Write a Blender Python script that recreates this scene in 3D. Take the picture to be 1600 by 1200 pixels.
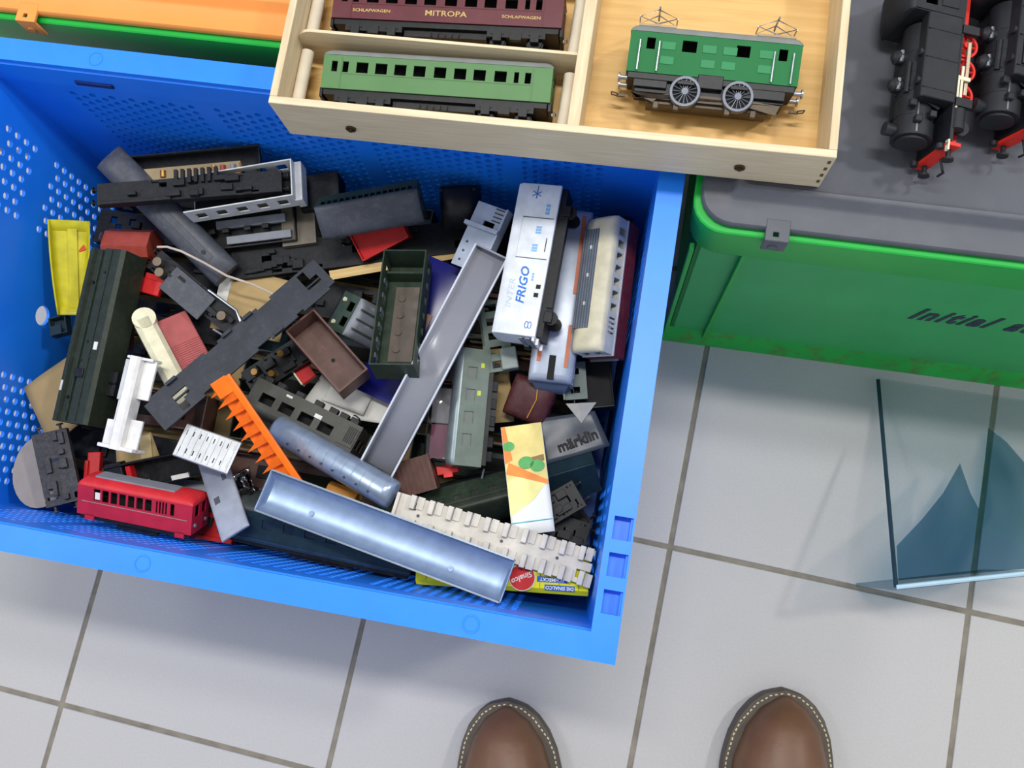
import bpy, bmesh, math, random
from mathutils import Matrix, Vector
import numpy as np
random.seed(7)
scene = bpy.context.scene
for _o in list(bpy.data.objects): bpy.data.objects.remove(_o)
COL = scene.collection

# ------------------------------------------------------------------ camera, world, lamps, exposure
FPX, CAMH = 1400.0, 0.9604
RC = Matrix(((0.97307264, -0.19253114, 0.12673355), (0.21242528, 0.96248028, -0.16884081), (-0.08947143, 0.19121579, 0.97746171)))
cam_data = bpy.data.cameras.new('camera'); cam = bpy.data.objects.new('camera', cam_data); COL.objects.link(cam)
cam_data.sensor_width = 36.0; cam_data.lens = FPX / 1600 * 36; cam_data.clip_start = 0.01
cam.matrix_world = Matrix.Translation((0, 0, CAMH)) @ RC.to_4x4()
scene.camera = cam
world = bpy.data.worlds.new('world'); scene.world = world; world.use_nodes = True
world.node_tree.nodes['Background'].inputs[0].default_value = (0.86, 0.93, 1.0, 1)
world.node_tree.nodes['Background'].inputs[1].default_value = 0.80
def lamp(name, loc, aim, sx, sy, power, col):
    d = bpy.data.lights.new(name, 'AREA'); d.shape = 'RECTANGLE'; d.size = sx; d.size_y = sy; d.energy = power; d.color = col
    o = bpy.data.objects.new(name, d); COL.objects.link(o); o.location = loc
    o.rotation_euler = (Vector(aim) - Vector(loc)).to_track_quat('-Z', 'Y').to_euler()
lamp('ceiling_lamp', (-0.05, 0.62, 2.75), (-0.05, 0.6, 0), 1.1, 0.16, 39, (1, 0.985, 0.96))
lamp('ceiling_lamp', (1.75, 1.05, 2.75), (1.2, 0.7, 0), 0.22, 0.22, 29, (1, 0.985, 0.96))
lamp('ceiling_lamp', (-1.9, 0.2, 2.75), (-1.2, 0.1, 0), 0.9, 0.3, 20, (0.96, 0.98, 1))
scene.view_settings.view_transform = 'Standard'; scene.view_settings.look = 'None'
scene.view_settings.gamma = 1; scene.view_settings.use_curve_mapping = False
scene.view_settings.exposure = 0.0

# ------------------------------------------------------------------ helpers
def at(u, v, z):
    d = RC @ Vector(((u - 800) / FPX, -(v - 600) / FPX, -1.0))
    t = (z - CAMH) / d.z
    return Vector((0, 0, CAMH)) + d * t
def lin(c):
    return tuple(((x / 255) / 12.92 if x / 255 <= 0.04045 else ((x / 255 + 0.055) / 1.055) ** 2.4) for x in c)
MATS = {}
def mat(name, c, rough=0.45, metal=0.0, var=0.12, scale=70.0, dust=0.0, bump=0.0, spec=0.32, dustcol=(120, 115, 108), alpha=1.0):
    if name in MATS: return MATS[name]
    m = bpy.data.materials.new(name); m.use_nodes = True; nt = m.node_tree; b = nt.nodes['Principled BSDF']
    L = lin(c)
    tc = nt.nodes.new('ShaderNodeTexCoord'); no = nt.nodes.new('ShaderNodeTexNoise'); no.inputs['Scale'].default_value = scale; no.inputs['Detail'].default_value = 4
    nt.links.new(tc.outputs['Object'], no.inputs['Vector'])
    r = nt.nodes.new('ShaderNodeValToRGB')
    r.color_ramp.elements[0].position = 0.3; r.color_ramp.elements[1].position = 0.7
    r.color_ramp.elements[0].color = tuple(x * (1 - var) for x in L) + (1,); r.color_ramp.elements[1].color = tuple(min(1, x * (1 + var)) for x in L) + (1,)
    nt.links.new(no.outputs['Fac'], r.inputs[0]); out = r.outputs[0]
    if dust > 0:
        n2 = nt.nodes.new('ShaderNodeTexNoise'); n2.inputs['Scale'].default_value = scale * 2.3; n2.inputs['Detail'].default_value = 6; n2.inputs['Roughness'].default_value = 0.7
        nt.links.new(tc.outputs['Object'], n2.inputs['Vector'])
        rr = nt.nodes.new('ShaderNodeValToRGB'); rr.color_ramp.elements[0].position = 0.48; rr.color_ramp.elements[1].position = 0.75
        rr.color_ramp.elements[1].color = (dust, dust, dust, 1)
        nt.links.new(n2.outputs['Fac'], rr.inputs[0])
        mx = nt.nodes.new('ShaderNodeMixRGB'); mx.inputs[2].default_value = lin(dustcol) + (1,)
        nt.links.new(rr.outputs[0], mx.inputs[0]); nt.links.new(out, mx.inputs[1]); out = mx.outputs[0]
    nt.links.new(out, b.inputs['Base Color'])
    b.inputs['Roughness'].default_value = rough; b.inputs['Metallic'].default_value = metal
    b.inputs['Specular IOR Level'].default_value = spec
    if bump > 0:
        bp = nt.nodes.new('ShaderNodeBump'); bp.inputs['Strength'].default_value = bump; bp.inputs['Distance'].default_value = 0.001
        n3 = nt.nodes.new('ShaderNodeTexNoise'); n3.inputs['Scale'].default_value = scale * 8; nt.links.new(tc.outputs['Object'], n3.inputs['Vector'])
        nt.links.new(n3.outputs['Fac'], bp.inputs['Height']); nt.links.new(bp.outputs[0], b.inputs['Normal'])
    if alpha < 1: b.inputs['Alpha'].default_value = alpha
    MATS[name] = m; return m
def clear_mat(name, tint, gloss=1.0):
    if name in MATS: return MATS[name]
    m = bpy.data.materials.new(name); m.use_nodes = True; nt = m.node_tree; nt.nodes.clear()
    o = nt.nodes.new('ShaderNodeOutputMaterial'); t = nt.nodes.new('ShaderNodeBsdfTransparent'); g = nt.nodes.new('ShaderNodeBsdfGlossy'); mx = nt.nodes.new('ShaderNodeMixShader'); f = nt.nodes.new('ShaderNodeFresnel')
    t.inputs[0].default_value = lin(tint) + (1,); g.inputs['Roughness'].default_value = 0.06; f.inputs[0].default_value = 1.49
    mu = nt.nodes.new('ShaderNodeMath'); mu.operation = 'MULTIPLY'; mu.inputs[1].default_value = gloss; mu.use_clamp = True
    nt.links.new(f.outputs[0], mu.inputs[0]); nt.links.new(mu.outputs[0], mx.inputs[0]); nt.links.new(t.outputs[0], mx.inputs[1]); nt.links.new(g.outputs[0], mx.inputs[2]); nt.links.new(mx.outputs[0], o.inputs[0])
    MATS[name] = m; return m
def wood_mat(name, c1, c2, axis=0, scale=9.0, rough=0.5):
    if name in MATS: return MATS[name]
    m = bpy.data.materials.new(name); m.use_nodes = True; nt = m.node_tree; b = nt.nodes['Principled BSDF']
    tc = nt.nodes.new('ShaderNodeTexCoord'); mp = nt.nodes.new('ShaderNodeMapping'); s = [40, 40, 40]; s[axis] = 2.5; mp.inputs['Scale'].default_value = s
    no = nt.nodes.new('ShaderNodeTexNoise'); no.inputs['Scale'].default_value = scale; no.inputs['Detail'].default_value = 5; no.inputs['Distortion'].default_value = 0.4
    r = nt.nodes.new('ShaderNodeValToRGB'); r.color_ramp.elements[0].position = 0.3; r.color_ramp.elements[1].position = 0.7
    r.color_ramp.elements[0].color = lin(c1) + (1,); r.color_ramp.elements[1].color = lin(c2) + (1,)
    nt.links.new(tc.outputs['Object'], mp.inputs[0]); nt.links.new(mp.outputs[0], no.inputs['Vector']); nt.links.new(no.outputs['Fac'], r.inputs[0]); nt.links.new(r.outputs[0], b.inputs['Base Color'])
    b.inputs['Roughness'].default_value = rough
    MATS[name] = m; return m

class M:
    def __init__(s): s.v = []; s.f = []
    def add(s, vs, fs):
        n = len(s.v); s.v += [tuple(p) for p in vs]; s.f += [tuple(n + i for i in f) for f in fs]; return s
    def box(s, x0, x1, y0, y1, z0, z1):
        return s.add([(x0, y0, z0), (x1, y0, z0), (x1, y1, z0), (x0, y1, z0), (x0, y0, z1), (x1, y0, z1), (x1, y1, z1), (x0, y1, z1)],
                     [(0, 3, 2, 1), (4, 5, 6, 7), (0, 1, 5, 4), (1, 2, 6, 5), (2, 3, 7, 6), (3, 0, 4, 7)])
    def cb(s, c, d): return s.box(c[0] - d[0] / 2, c[0] + d[0] / 2, c[1] - d[1] / 2, c[1] + d[1] / 2, c[2] - d[2] / 2, c[2] + d[2] / 2)
    def loft(s, secs, cap0=True, cap1=True, closed=True):
        n = len(secs[0]); vs = [p for q in secs for p in q]; fs = []
        for i in range(len(secs) - 1):
            for j in range(n if closed else n - 1):
                k = (j + 1) % n; fs.append((i * n + j, i * n + k, (i + 1) * n + k, (i + 1) * n + j))
        if cap0: fs.append(tuple(range(n - 1, -1, -1)))
        if cap1: fs.append(tuple((len(secs) - 1) * n + j for j in range(n)))
        return s.add(vs, fs)
    def prism(s, prof, x0, x1): return s.loft([[(x, y, z) for y, z in prof] for x in (x0, x1)])
    def prismy(s, prof, y0, y1): return s.loft([[(x, y, z) for x, z in prof] for y in (y0, y1)])
    def prismz(s, prof, z0, z1): return s.loft([[(x, y, z) for x, y in prof] for z in (z0, z1)])
    def cyl(s, p, q, r, n=12, r2=None):
        p, q = Vector(p), Vector(q); d = (q - p).normalized(); a = d.orthogonal().normalized(); b = d.cross(a); r2 = r if r2 is None else r2
        return s.loft([[c + (a * math.cos(t) + b * math.sin(t)) * rr for t in [2 * math.pi * i / n for i in range(n)]] for c, rr in ((p, r), (q, r2))])
    def tube(s, pts, r, n=6):
        pts = [Vector(p) for p in pts]; secs = []
        for i, p in enumerate(pts):
            d = (pts[min(i + 1, len(pts) - 1)] - pts[max(i - 1, 0)]).normalized(); a = d.cross(Vector((0.13, 0.29, 0.95))).normalized(); b = d.cross(a)
            secs.append([p + (a * math.cos(2 * math.pi * k / n) + b * math.sin(2 * math.pi * k / n)) * r for k in range(n)])
        return s.loft(secs)
    def gp(s, xs, ys, hole, z0, z1, T=lambda a, b, c: (a, b, c)):
        nx, ny = len(xs) - 1, len(ys) - 1; H = lambda i, j: i < 0 or j < 0 or i >= nx or j >= ny or hole(i, j)
        q = lambda *p: s.add([T(*x) for x in p], [(0, 1, 2, 3)])
        for i in range(nx):
            for j in range(ny):
                if H(i, j): continue
                a, b, c, d = xs[i], xs[i + 1], ys[j], ys[j + 1]
                q((a, c, z1), (b, c, z1), (b, d, z1), (a, d, z1)); q((a, d, z0), (b, d, z0), (b, c, z0), (a, c, z0))
                if H(i - 1, j): q((a, c, z0), (a, c, z1), (a, d, z1), (a, d, z0))
                if H(i + 1, j): q((b, d, z0), (b, d, z1), (b, c, z1), (b, c, z0))
                if H(i, j - 1): q((b, c, z0), (b, c, z1), (a, c, z1), (a, c, z0))
                if H(i, j + 1): q((a, d, z0), (a, d, z1), (b, d, z1), (b, d, z0))
        return s
    def holed(s, a, b, pa, pb, r, n, z0, z1, T):
        o, i = [], []
        for k in range(n):
            t = 2 * math.pi * k / n; c, d = math.cos(t), math.sin(t); w = max(abs(c), abs(d))
            o.append((a + pa / 2 * c / w, b + pb / 2 * d / w)); i.append((a + r * c, b + r * d))
        vs = [T(*p, z) for z in (z0, z1) for ring in (o, i) for p in ring]; fs = []
        for k in range(n):
            l = (k + 1) % n
            fs += [(k, n + k, n + l, l), (2 * n + k, 2 * n + l, 3 * n + l, 3 * n + k), (n + k, 3 * n + k, 3 * n + l, n + l)]
        return s.add(vs, fs)
    def build(s, name, m, parent=None, bev=0.0, solid=0.0, label=None, smooth=True, seg=2, merge=True, offs=0.0):
        me = bpy.data.meshes.new(name); me.from_pydata(s.v, [], s.f)
        bm = bmesh.new(); bm.from_mesh(me)
        if merge: bmesh.ops.remove_doubles(bm, verts=bm.verts, dist=2e-6)
        bmesh.ops.recalc_face_normals(bm, faces=bm.faces); bm.to_mesh(me); bm.free()
        if smooth:
            me.shade_smooth(); me.set_sharp_from_angle(angle=math.radians(38))
        me.materials.append(m)
        o = bpy.data.objects.new(name, me); COL.objects.link(o); o.parent = parent
        if solid:
            sm = o.modifiers.new('solid', 'SOLIDIFY'); sm.thickness = solid; sm.offset = offs
        if bev:
            b = o.modifiers.new('bevel', 'BEVEL'); b.width = bev; b.segments = seg; b.limit_method = 'ANGLE'; b.angle_limit = math.radians(50)
        if label: o['label'] = label
        return o
def tag(o, label, cat, group=None):
    o['label'] = label; o['category'] = cat
    if group: o['group'] = group
    return o
def empty(name, mtx):
    o = bpy.data.objects.new(name, None); COL.objects.link(o); o.empty_display_size = 0.01; o.matrix_world = mtx; return o
def yaw(x, y, z, a): return Matrix.Translation((x, y, z)) @ Matrix.Rotation(a, 4, 'Z')
def thing(name, label, cat, A, B, roll=0.0, yr=0.0, zr=0.0, group=None):
    """a thing whose reference line (local y=yr, z=zr) runs from photo point A to photo point B at those heights; returns its root and length"""
    a, b = at(*A), at(*B); X = (b - a); Ln = X.length; X.normalize()
    Z = (Vector((0, 0, 1)) - X * X.z).normalized(); Y = Z.cross(X); r = math.radians(roll)
    Y2 = Y * math.cos(r) + Z * math.sin(r); Z2 = Z * math.cos(r) - Y * math.sin(r)
    P = (a + b) / 2 - Y2 * yr - Z2 * zr
    o = empty(name, Matrix(((X.x, Y2.x, Z2.x, P.x), (X.y, Y2.y, Z2.y, P.y), (X.z, Y2.z, Z2.z, P.z), (0, 0, 0, 1))))
    tag(o, label, cat, group); return o, Ln
def text_part(name, body, size, m, parent, mtx, shear=0.0, bold=0.0, ext=0.0001, align='CENTER', sx=1.0, space=1.0):
    cu = bpy.data.curves.new(name, 'FONT'); cu.body = body; cu.size = size; cu.shear = shear; cu.offset = bold; cu.extrude = ext; cu.align_x = align; cu.align_y = 'CENTER'; cu.resolution_u = 2; cu.space_character = space
    tmp = bpy.data.objects.new('tmp', cu); COL.objects.link(tmp)
    me = bpy.data.meshes.new_from_object(tmp.evaluated_get(bpy.context.evaluated_depsgraph_get()))
    bpy.data.objects.remove(tmp); bpy.data.curves.remove(cu)
    me.transform(mtx @ Matrix.Diagonal((sx, 1, 1, 1))); me.materials.clear(); me.materials.append(m)
    o = bpy.data.objects.new(name, me); COL.objects.link(o); o.parent = parent; return o
def axes(o, x, y, z):   # matrix with given origin and axes
    return Matrix(((x[0], y[0], z[0], o[0]), (x[1], y[1], z[1], o[1]), (x[2], y[2], z[2], o[2]), (0, 0, 0, 1)))
def arc(W, h, n=10, p=2.0, z0=0.0):
    """half super-ellipse from +W/2 over the top to -W/2 as (y, z)"""
    out = []
    for i in range(n + 1):
        t = math.pi * i / n; c, s = math.cos(t), math.sin(t)
        out.append((W / 2 * math.copysign(abs(c) ** (2 / p), c), z0 + h * abs(s) ** (2 / p)))
    return out
def rrect(x0, x1, y0, y1, r, n=5):
    out = []
    for cx, cy, a in ((x1 - r, y1 - r, 0), (x0 + r, y1 - r, 90), (x0 + r, y0 + r, 180), (x1 - r, y0 + r, 270)):
        for i in range(n + 1):
            t = math.radians(a + 90 * i / n); out.append((cx + r * math.cos(t), cy + r * math.sin(t)))
    return out

# ------------------------------------------------------------------ floor
GX, GY, TS, JW = 0.0749, 0.0290, 0.30, 0.0052
floor = M().box(GX - 2.4, GX + 2.4, GY - 1.8, GY + 2.4, -0.03, -0.0014).build('floor', mat('grout', (128, 121, 110), 0.9, var=0.2, scale=60))
floor['kind'] = 'structure'
tile_m = mat('tile', (184, 181, 181), 0.55, var=0.035, scale=420, bump=0.35, dust=0.14, dustcol=(150, 146, 144), spec=0.35)
tm = M().box(JW / 2, TS - JW / 2, JW / 2, TS - JW / 2, -0.008, 0.0)
t0 = tm.build('tile', tile_m, floor, bev=0.0009)
first = True
for i in range(-8, 8):
    for j in range(-6, 8):
        o = t0 if first else t0.copy()
        if not first: COL.objects.link(o)
        first = False; o.parent = floor; o.location = (GX + TS * i, GY + TS * j, random.uniform(-0.0002, 0.0))

for nm, b in (('ceiling', (GX - 2.4, GX + 2.4, GY - 1.8, GY + 2.4, 2.9, 2.95)), ('wall_back', (GX - 2.4, GX + 2.4, GY + 2.4, GY + 2.45, 0, 2.9))):
    o = M().box(*b).build(nm, mat('white_paint', (226, 226, 224), 0.8, var=0.03)); o['kind'] = 'structure'
# ------------------------------------------------------------------ blue perforated crate
CZ, CY = 0.335, 0.04619304
CO = Vector((0.02723199, -0.06516077, 0)); CEX = Vector((math.cos(CY), math.sin(CY), 0)); CEY = Vector((-math.sin(CY), math.cos(CY), 0))
def cw(x, y, z): return CO + CEX * (x - 0.6) + CEY * y + Vector((0, 0, z))
cc = cw(0.3, 0.2, 0)
crate = empty('storage_crate', yaw(cc.x, cc.y, 0, CY)); tag(crate, 'blue perforated plastic crate full of loose model train parts', 'crate')
blue = mat('blue_plastic', (26, 130, 255), 0.4, var=0.05, scale=25, dust=0.05, dustcol=(120, 150, 200), spec=0.5)
def pwall(name, O, U, V, N, w, h, t, blocks):
    m = M(); q_ = lambda a, b: (lambda e: e + a * (w - 2 * e) / w)(TPR * hh * (1 - b / h) - 0.0025); T = lambda a, b, c: tuple(O[k] + U[k] * q_(a, b) + V[k] * b + N[k] * c for k in range(3))
    us = sorted({0, w} | {x for b in blocks for x in b[:2]}); vs = sorted({0, h} | {x for b in blocks for x in b[2:4]})
    m.gp(us, vs, lambda i, j: any(b[0] - 1e-6 < (us[i] + us[i + 1]) / 2 < b[1] + 1e-6 and b[2] < (vs[j] + vs[j + 1]) / 2 < b[3] for b in blocks), 0, t, T)
    for u0, u1, v0, v1, pu, pv, r in blocks:
        n = max(1, round((u1 - u0) / pu)); k = max(1, round((v1 - v0) / pv)); a = (u1 - u0) / n; b = (v1 - v0) / k
        if n == 1 and k == 1: m.holed((u0 + u1) / 2, (v0 + v1) / 2, a, b, r, 16, 0, t, T); continue
        for i in range(n):
            odd = i % 2; c = u0 + (i + 0.5) * a
            if odd:
                for q0, q1 in ((v0, v0 + b / 2), (v1 - b / 2, v1)): m.gp([c - a / 2, c + a / 2], [q0, q1], lambda i, j: False, 0, t, T)
            for j in range(k - odd): m.holed(c, v0 + (j + 0.5 + 0.5 * odd) * b, a, b, r, 8, 0, t, T)
    return m.build(name, blue, crate, smooth=False)
TPR, WIN, WT = 0.042, 0.018, 0.003       # taper, inner inset at the rim, thickness
hh = CZ - 0.0145; bi = WIN + TPR * hh     # inset at the bottom
sl = math.sqrt(hh * hh + (TPR * hh) ** 2); vz, vt = hh / sl, TPR * hh / sl
Lx, Ly = 0.6 - 2 * WIN, 0.4 - 2 * WIN
P9 = 0.0093
fb = [(a, b, 0.14, 0.282, P9, P9, 0.0032) for a, b in ((0.055, 0.172), (0.186, 0.303), (0.317, 0.434), (0.448, 0.52))]
pwall('wall_panel', (-0.3 + WIN, 0.2 - bi, 0.012), (1, 0, 0), (0, vt, vz), (0, 1, 0), Lx, sl, WT, fb)            # far side
pwall('wall_panel', (0.3 - WIN, -0.2 + bi, 0.012), (-1, 0, 0), (0, -vt, vz), (0, -1, 0), Lx, sl, WT, fb)        # near side
lb = [(0.018, 0.126, 0.226, 0.274, 0.0112, 0.0118, 0.0036), (0.018, 0.126, 0.10, 0.206, 0.0112, 0.0118, 0.0036),
      (0.256, 0.332, 0.226, 0.274, 0.0112, 0.0118, 0.0036), (0.256, 0.332, 0.10, 0.206, 0.0112, 0.0118, 0.0036), (0.172, 0.200, 0.150, 0.180, 0.03, 0.03, 0.0098)]
pwall('wall_panel', (-0.3 + bi, -0.2 + WIN, 0.012), (0, 1, 0), (-vt, 0, vz), (-1, 0, 0), Ly, sl, WT, lb)
pwall('wall_panel', (0.3 - bi, 0.2 - WIN, 0.012), (0, -1, 0), (vt, 0, vz), (1, 0, 0), Ly, sl, WT, [b for b in lb[:4]])
M().box(-0.3 + bi - 0.004, 0.3 - bi + 0.004, -0.2 + bi - 0.004, 0.2 - bi + 0.004, 0.006, 0.0125).build('base', blue, crate)
f = M()
for s in (-1, 1): f.box(-0.29 + bi, 0.29 - bi, s * 0.12 - 0.02, s * 0.12 + 0.02, 0, 0.007)
f.build('foot', blue, crate)
rm = M(); rw = WIN + 0.001
rm.box(-0.3, 0.3, 0.2 - rw, 0.2, CZ - 0.006, CZ); rm.box(-0.3, 0.3, -0.2, -0.2 + rw, CZ - 0.006, CZ); rm.box(-0.3, -0.3 + rw, -0.2 + rw, 0.2 - rw, CZ - 0.006, CZ)
ys = [-0.2 + rw, -0.168, -0.152, -0.143, -0.127, -0.118, -0.102, 0.2 - rw]
rm.gp([0.3 - rw, 0.3 - 0.0145, 0.3 - 0.0015, 0.3], ys, lambda i, j: i == 1 and j in (1, 3, 5), CZ - 0.006, CZ)
rm.build('rim', blue, crate, merge=False, smooth=False)
sk = M()
for s in (-1, 1):
    sk.box(-0.3, 0.3, s * 0.2 - (0.003 if s > 0 else 0), s * 0.2 + (0.003 if s < 0 else 0), CZ - 0.034, CZ - 0.004)
    sk.box(s * 0.3 - (0.003 if s > 0 else 0), s * 0.3 + (0.003 if s < 0 else 0), -0.197, 0.197, CZ - 0.034, CZ - 0.004)
sk.box(0.3 - 0.016, 0.3 - 0.001, -0.175, -0.098, CZ - 0.014, CZ - 0.011)
sk.build('rim_skirt', blue, crate, merge=False, smooth=False)
for s in (-1, 1):       # the thicker band under the rim with its step, seen inside the crate
    M().prism([(s * (0.2 - WIN + 0.001), CZ - 0.004), (s * (0.2 - WIN - 0.0022), CZ - 0.006), (s * (0.2 - WIN - 0.0032), CZ - 0.030), (s * (0.2 - WIN + 0.001), CZ - 0.034)], -0.3 + WIN, 0.3 - WIN).build('step_band', blue, crate)
for x, s in ((-0.178, 1), (0.09, 1), (-0.04, -1), (0.2, -1), (-0.27, -1)):
    o = M().loft([[(x + r * math.cos(t), s * (0.2 - rw / 2) + r * math.sin(t), z) for t in [2 * math.pi * k / 24 for k in range(24)]] for r, z in ((0.0066, CZ - 0.0005), (0.006, CZ + 0.0005), (0.0052, CZ + 0.0005), (0.0046, CZ - 0.0004))], False, False)
    o.build('embossed_ring', blue, crate)
M().box(-0.205, -0.172, 0.2 - WIN - 0.0045, 0.2 - WIN + 0.002, CZ - 0.024, CZ - 0.019).build('notch', mat('dark_blue', (14, 40, 110), 0.5), crate)

# ------------------------------------------------------------------ lidded green boxes
grn = mat('green_plastic', (28, 168, 62), 0.4, var=0.05, scale=20, dust=0.05, dustcol=(90, 150, 100))
grn_wall = mat('green_wall', (50, 162, 88), 0.5, var=0.07, scale=14, dust=0.1, dustcol=(90, 130, 95))
def dirt_mat():
    m = mat('green_dirty', (34, 165, 66), 0.55, var=0.1, scale=30, dust=0.85, dustcol=(96, 92, 52)); return m
def lidded_box(name, label, org, a, W, D, H, lidm, clips, rib_x, panelm=None):
    r = empty(name, yaw(org[0], org[1], 0, a)); tag(r, label, 'box')
    i = 0.010; t = 0.004
    b = M()
    b.box(i, W - i, i, i + t, 0.004, H - 0.05); b.box(i, W - i, D - i - t, D - i, 0.004, H - 0.05); b.box(i, i + t, i, D - i, 0.004, H - 0.05); b.box(W - i - t, W - i, i, D - i, 0.004, H - 0.05); b.box(i, W - i, i, D - i, 0.004, 0.008)
    b.build('body', grn_wall, r)
    # shouldered band below the lid, with rounded corners
    s = []
    for ins, z in ((i - 0.001, H - 0.066), (0.004, H - 0.054), (0.002, H - 0.048), (0.0005, H - 0.012), (0.0, H - 0.008), (0.0, H - 0.001), (0.001, H)):
        s.append([(x, y, z) for x, y in rrect(ins, W - ins, ins, D - ins, 0.024 - ins * 0.5, 6)])
    b = M().loft(s, False, True); b.build('band', grn, r)
    for x in rib_x: M().box(x - 0.0016, x + 0.0016, 0.0045, i + 0.001, 0.006, H - 0.055).build('rib', grn, r, bev=0.0008)
    k = M()
    k.box(0.0045, 0.0085, 0.0045, i + 0.001, 0.006, H - 0.056)
    k.build('corner_post', grn, r, bev=0.0008)
    fl = M().prism([(0.0, 0.0), (i + 0.002, 0.0), (i + 0.002, 0.030), (i - 0.001, 0.022), (0.001, 0.006)], 0.0, W)
    fl.build('bottom_flange', dirt_mat(), r)
    l = M(); e = 0.0045
    l.loft([[(x, y, z) for x, y in rrect(e + q, W - e - q, e + q, D - e - q, max(0.004, 0.024 - q), 6)] for q, z in
            ((0.001, H), (0, H + 0.0015), (0, H + 0.005), (0.0015, H + 0.007), (0.018, H + 0.0072), (0.0205, H + 0.0085), (0.0235, H + 0.0155), (0.025, H + 0.0165), (0.0275, H + 0.0165), (0.029, H + 0.015))])
    l.build('lid', lidm, r)
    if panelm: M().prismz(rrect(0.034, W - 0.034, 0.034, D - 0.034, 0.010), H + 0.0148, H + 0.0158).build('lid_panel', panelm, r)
    for x in clips:
        c = M(); y0 = -0.0045
        c.gp([x - 0.0085, x - 0.003, x + 0.001, x + 0.0085], [y0, -0.001, 0.0025, 0.012], lambda i, j: i == 1 and j == 1, H + 0.0045, H + 0.0075)
        c.box(x - 0.0085, x + 0.0085, y0, y0 + 0.002, H - 0.012, H + 0.006); c.cyl((x - 0.001, y0 - 0.001, H - 0.005), (x - 0.001, y0 + 0.001, H - 0.005), 0.0035, 12)
        c.build('clip', lidm, r, bev=0.0006)
    return r
lid_grey = mat('grey_lid', (86, 88, 96), 0.5, var=0.06, scale=18, dust=0.12, dustcol=(135, 133, 136))
lid_orange = mat('orange_lid', (240, 150, 72), 0.4, var=0.04, scale=14, dust=0.05, dustcol=(230, 190, 160))
GB = (0.0215, 0.2455); GA = 0.053
gbox = lidded_box('storage_box', 'green plastic storage box with a dark grey lid carrying black steam locomotives', GB, GA, 0.6, 0.4, 0.335, lid_grey, (0.061, 0.54), (0.047, 0.553))
# lettering on its front wall: find it on the wall plane
def on_front(u, v):
    n = Vector((-math.sin(GA), math.cos(GA), 0)); p0 = Vector((GB[0], GB[1], 0)) + n * 0.0098
    C = Vector((0, 0, CAMH)); d = at(u, v, 0) - C; t = n.dot(p0 - C) / n.dot(d); q = C + d * t - Vector((GB[0], GB[1], 0))
    return q.x * math.cos(GA) + q.y * math.sin(GA), q.z
x0, z0 = on_front(1416, 497); x1, z1 = on_front(1529, 512); z2 = on_front(1436, 483)[1]
for word, u_ in (('Initial', 1416), ('au', 1561)):
    xw = on_front(u_, 497 + (u_ - 1416) * 0.142)[0]
    text_part('lettering', word, (z2 - z0) * 1.5, mat('print_dark', (42, 48, 66), 0.6), gbox, axes((xw, 0.0096, (z0 + z2) / 2), (1, 0, 0), (0, 0, 1), (0, -1, 0)), shear=0.3, bold=0.0015, align='LEFT', sx=0.53, space=1.22)
OB = cw(-0.028, 0.4165, 0)
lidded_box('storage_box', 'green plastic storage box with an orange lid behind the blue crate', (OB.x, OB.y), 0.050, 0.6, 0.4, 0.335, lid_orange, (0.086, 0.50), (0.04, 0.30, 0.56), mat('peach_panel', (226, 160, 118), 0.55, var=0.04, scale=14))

# ------------------------------------------------------------------ wooden display box
WB = (-0.2845, 0.2600, 0.3513); WA = 0.0655; WL, WD, WH, wt = 0.389, 0.205, 0.0475, 0.0055
wbox = empty('display_box', yaw(*WB, WA)); tag(wbox, 'light wooden display box with compartments holding three model train vehicles', 'box')
pine = wood_mat('pine', (206, 186, 152), (222, 205, 172), 0); piney = wood_mat('pine_cross', (198, 176, 140), (220, 202, 168), 1); ply = wood_mat('plywood', (204, 160, 92), (222, 182, 116), 0, 5.0)
def wl(u, v, z):
    p = yaw(*WB, WA).inverted() @ at(u, v, z); return p
M().box(0, WL, 0, wt, 0, WH).build('front_board', pine, wbox, bev=0.0005)
M().box(0, WL, WD - wt, WD, 0, WH).build('back_board', pine, wbox, bev=0.0005)
for x in (0, WL - wt): M().box(x, x + wt, wt, WD - wt, 0, WH).build('side_board', piney, wbox, bev=0.0005)
M().box(wt, WL - wt, wt, WD - wt, 0.001, 0.004).build('bottom_board', ply, wbox)
xd = 0.2105
M().box(xd, xd + 0.0085, wt, WD - wt, 0.004, WH - 0.003).build('divider', piney, wbox, bev=0.0006)
for y in (0.0603, 0.128):
    d = M(); d.loft([[(x, yy, z) for x, z in ([(wt, 0.004), (xd, 0.004), (xd, WH - 0.006)] + [(wt + 0.012 - 0.012 * math.sin(t), WH - 0.006 - 0.012 + 0.012 * math.cos(t)) for t in [math.pi / 2 * k / 5 for k in range(6)]])] for yy in (y, y + 0.0022)])
    d.build('divider', pine, wbox)
for y0 in (wt + 0.004, 0.068):
    for x in (wt + 0.0048, xd - 0.0048):
        M().cyl((x, y0, 0.022), (x, y0 + 0.046, 0.022), 0.0046, 20).build('dowel', mat('dowel', (212, 200, 178), 0.6, var=0.06, scale=60), wbox)
for u, v in ((545, 184), (1160, 243)):
    n = wl(u, v, 0.38); x = n.x
    s = M().cyl((x, 0.0005, WH * 0.42), (x, -0.0014, WH * 0.42), 0.0038, 14).cyl((x, -0.0012, WH * 0.42), (x, -0.0028, WH * 0.42), 0.0016, 10)
    s.build('screw', mat('dark_brass', (92, 74, 52), 0.4, 0.8), wbox)
for z in (0.008, 0.018, 0.028, 0.038):
    M().box(WL - 0.004, WL - 0.002, -0.0003, 0.003, z, z + 0.004).build('joint_pin', mat('pin', (96, 74, 48), 0.7), wbox)

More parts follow.
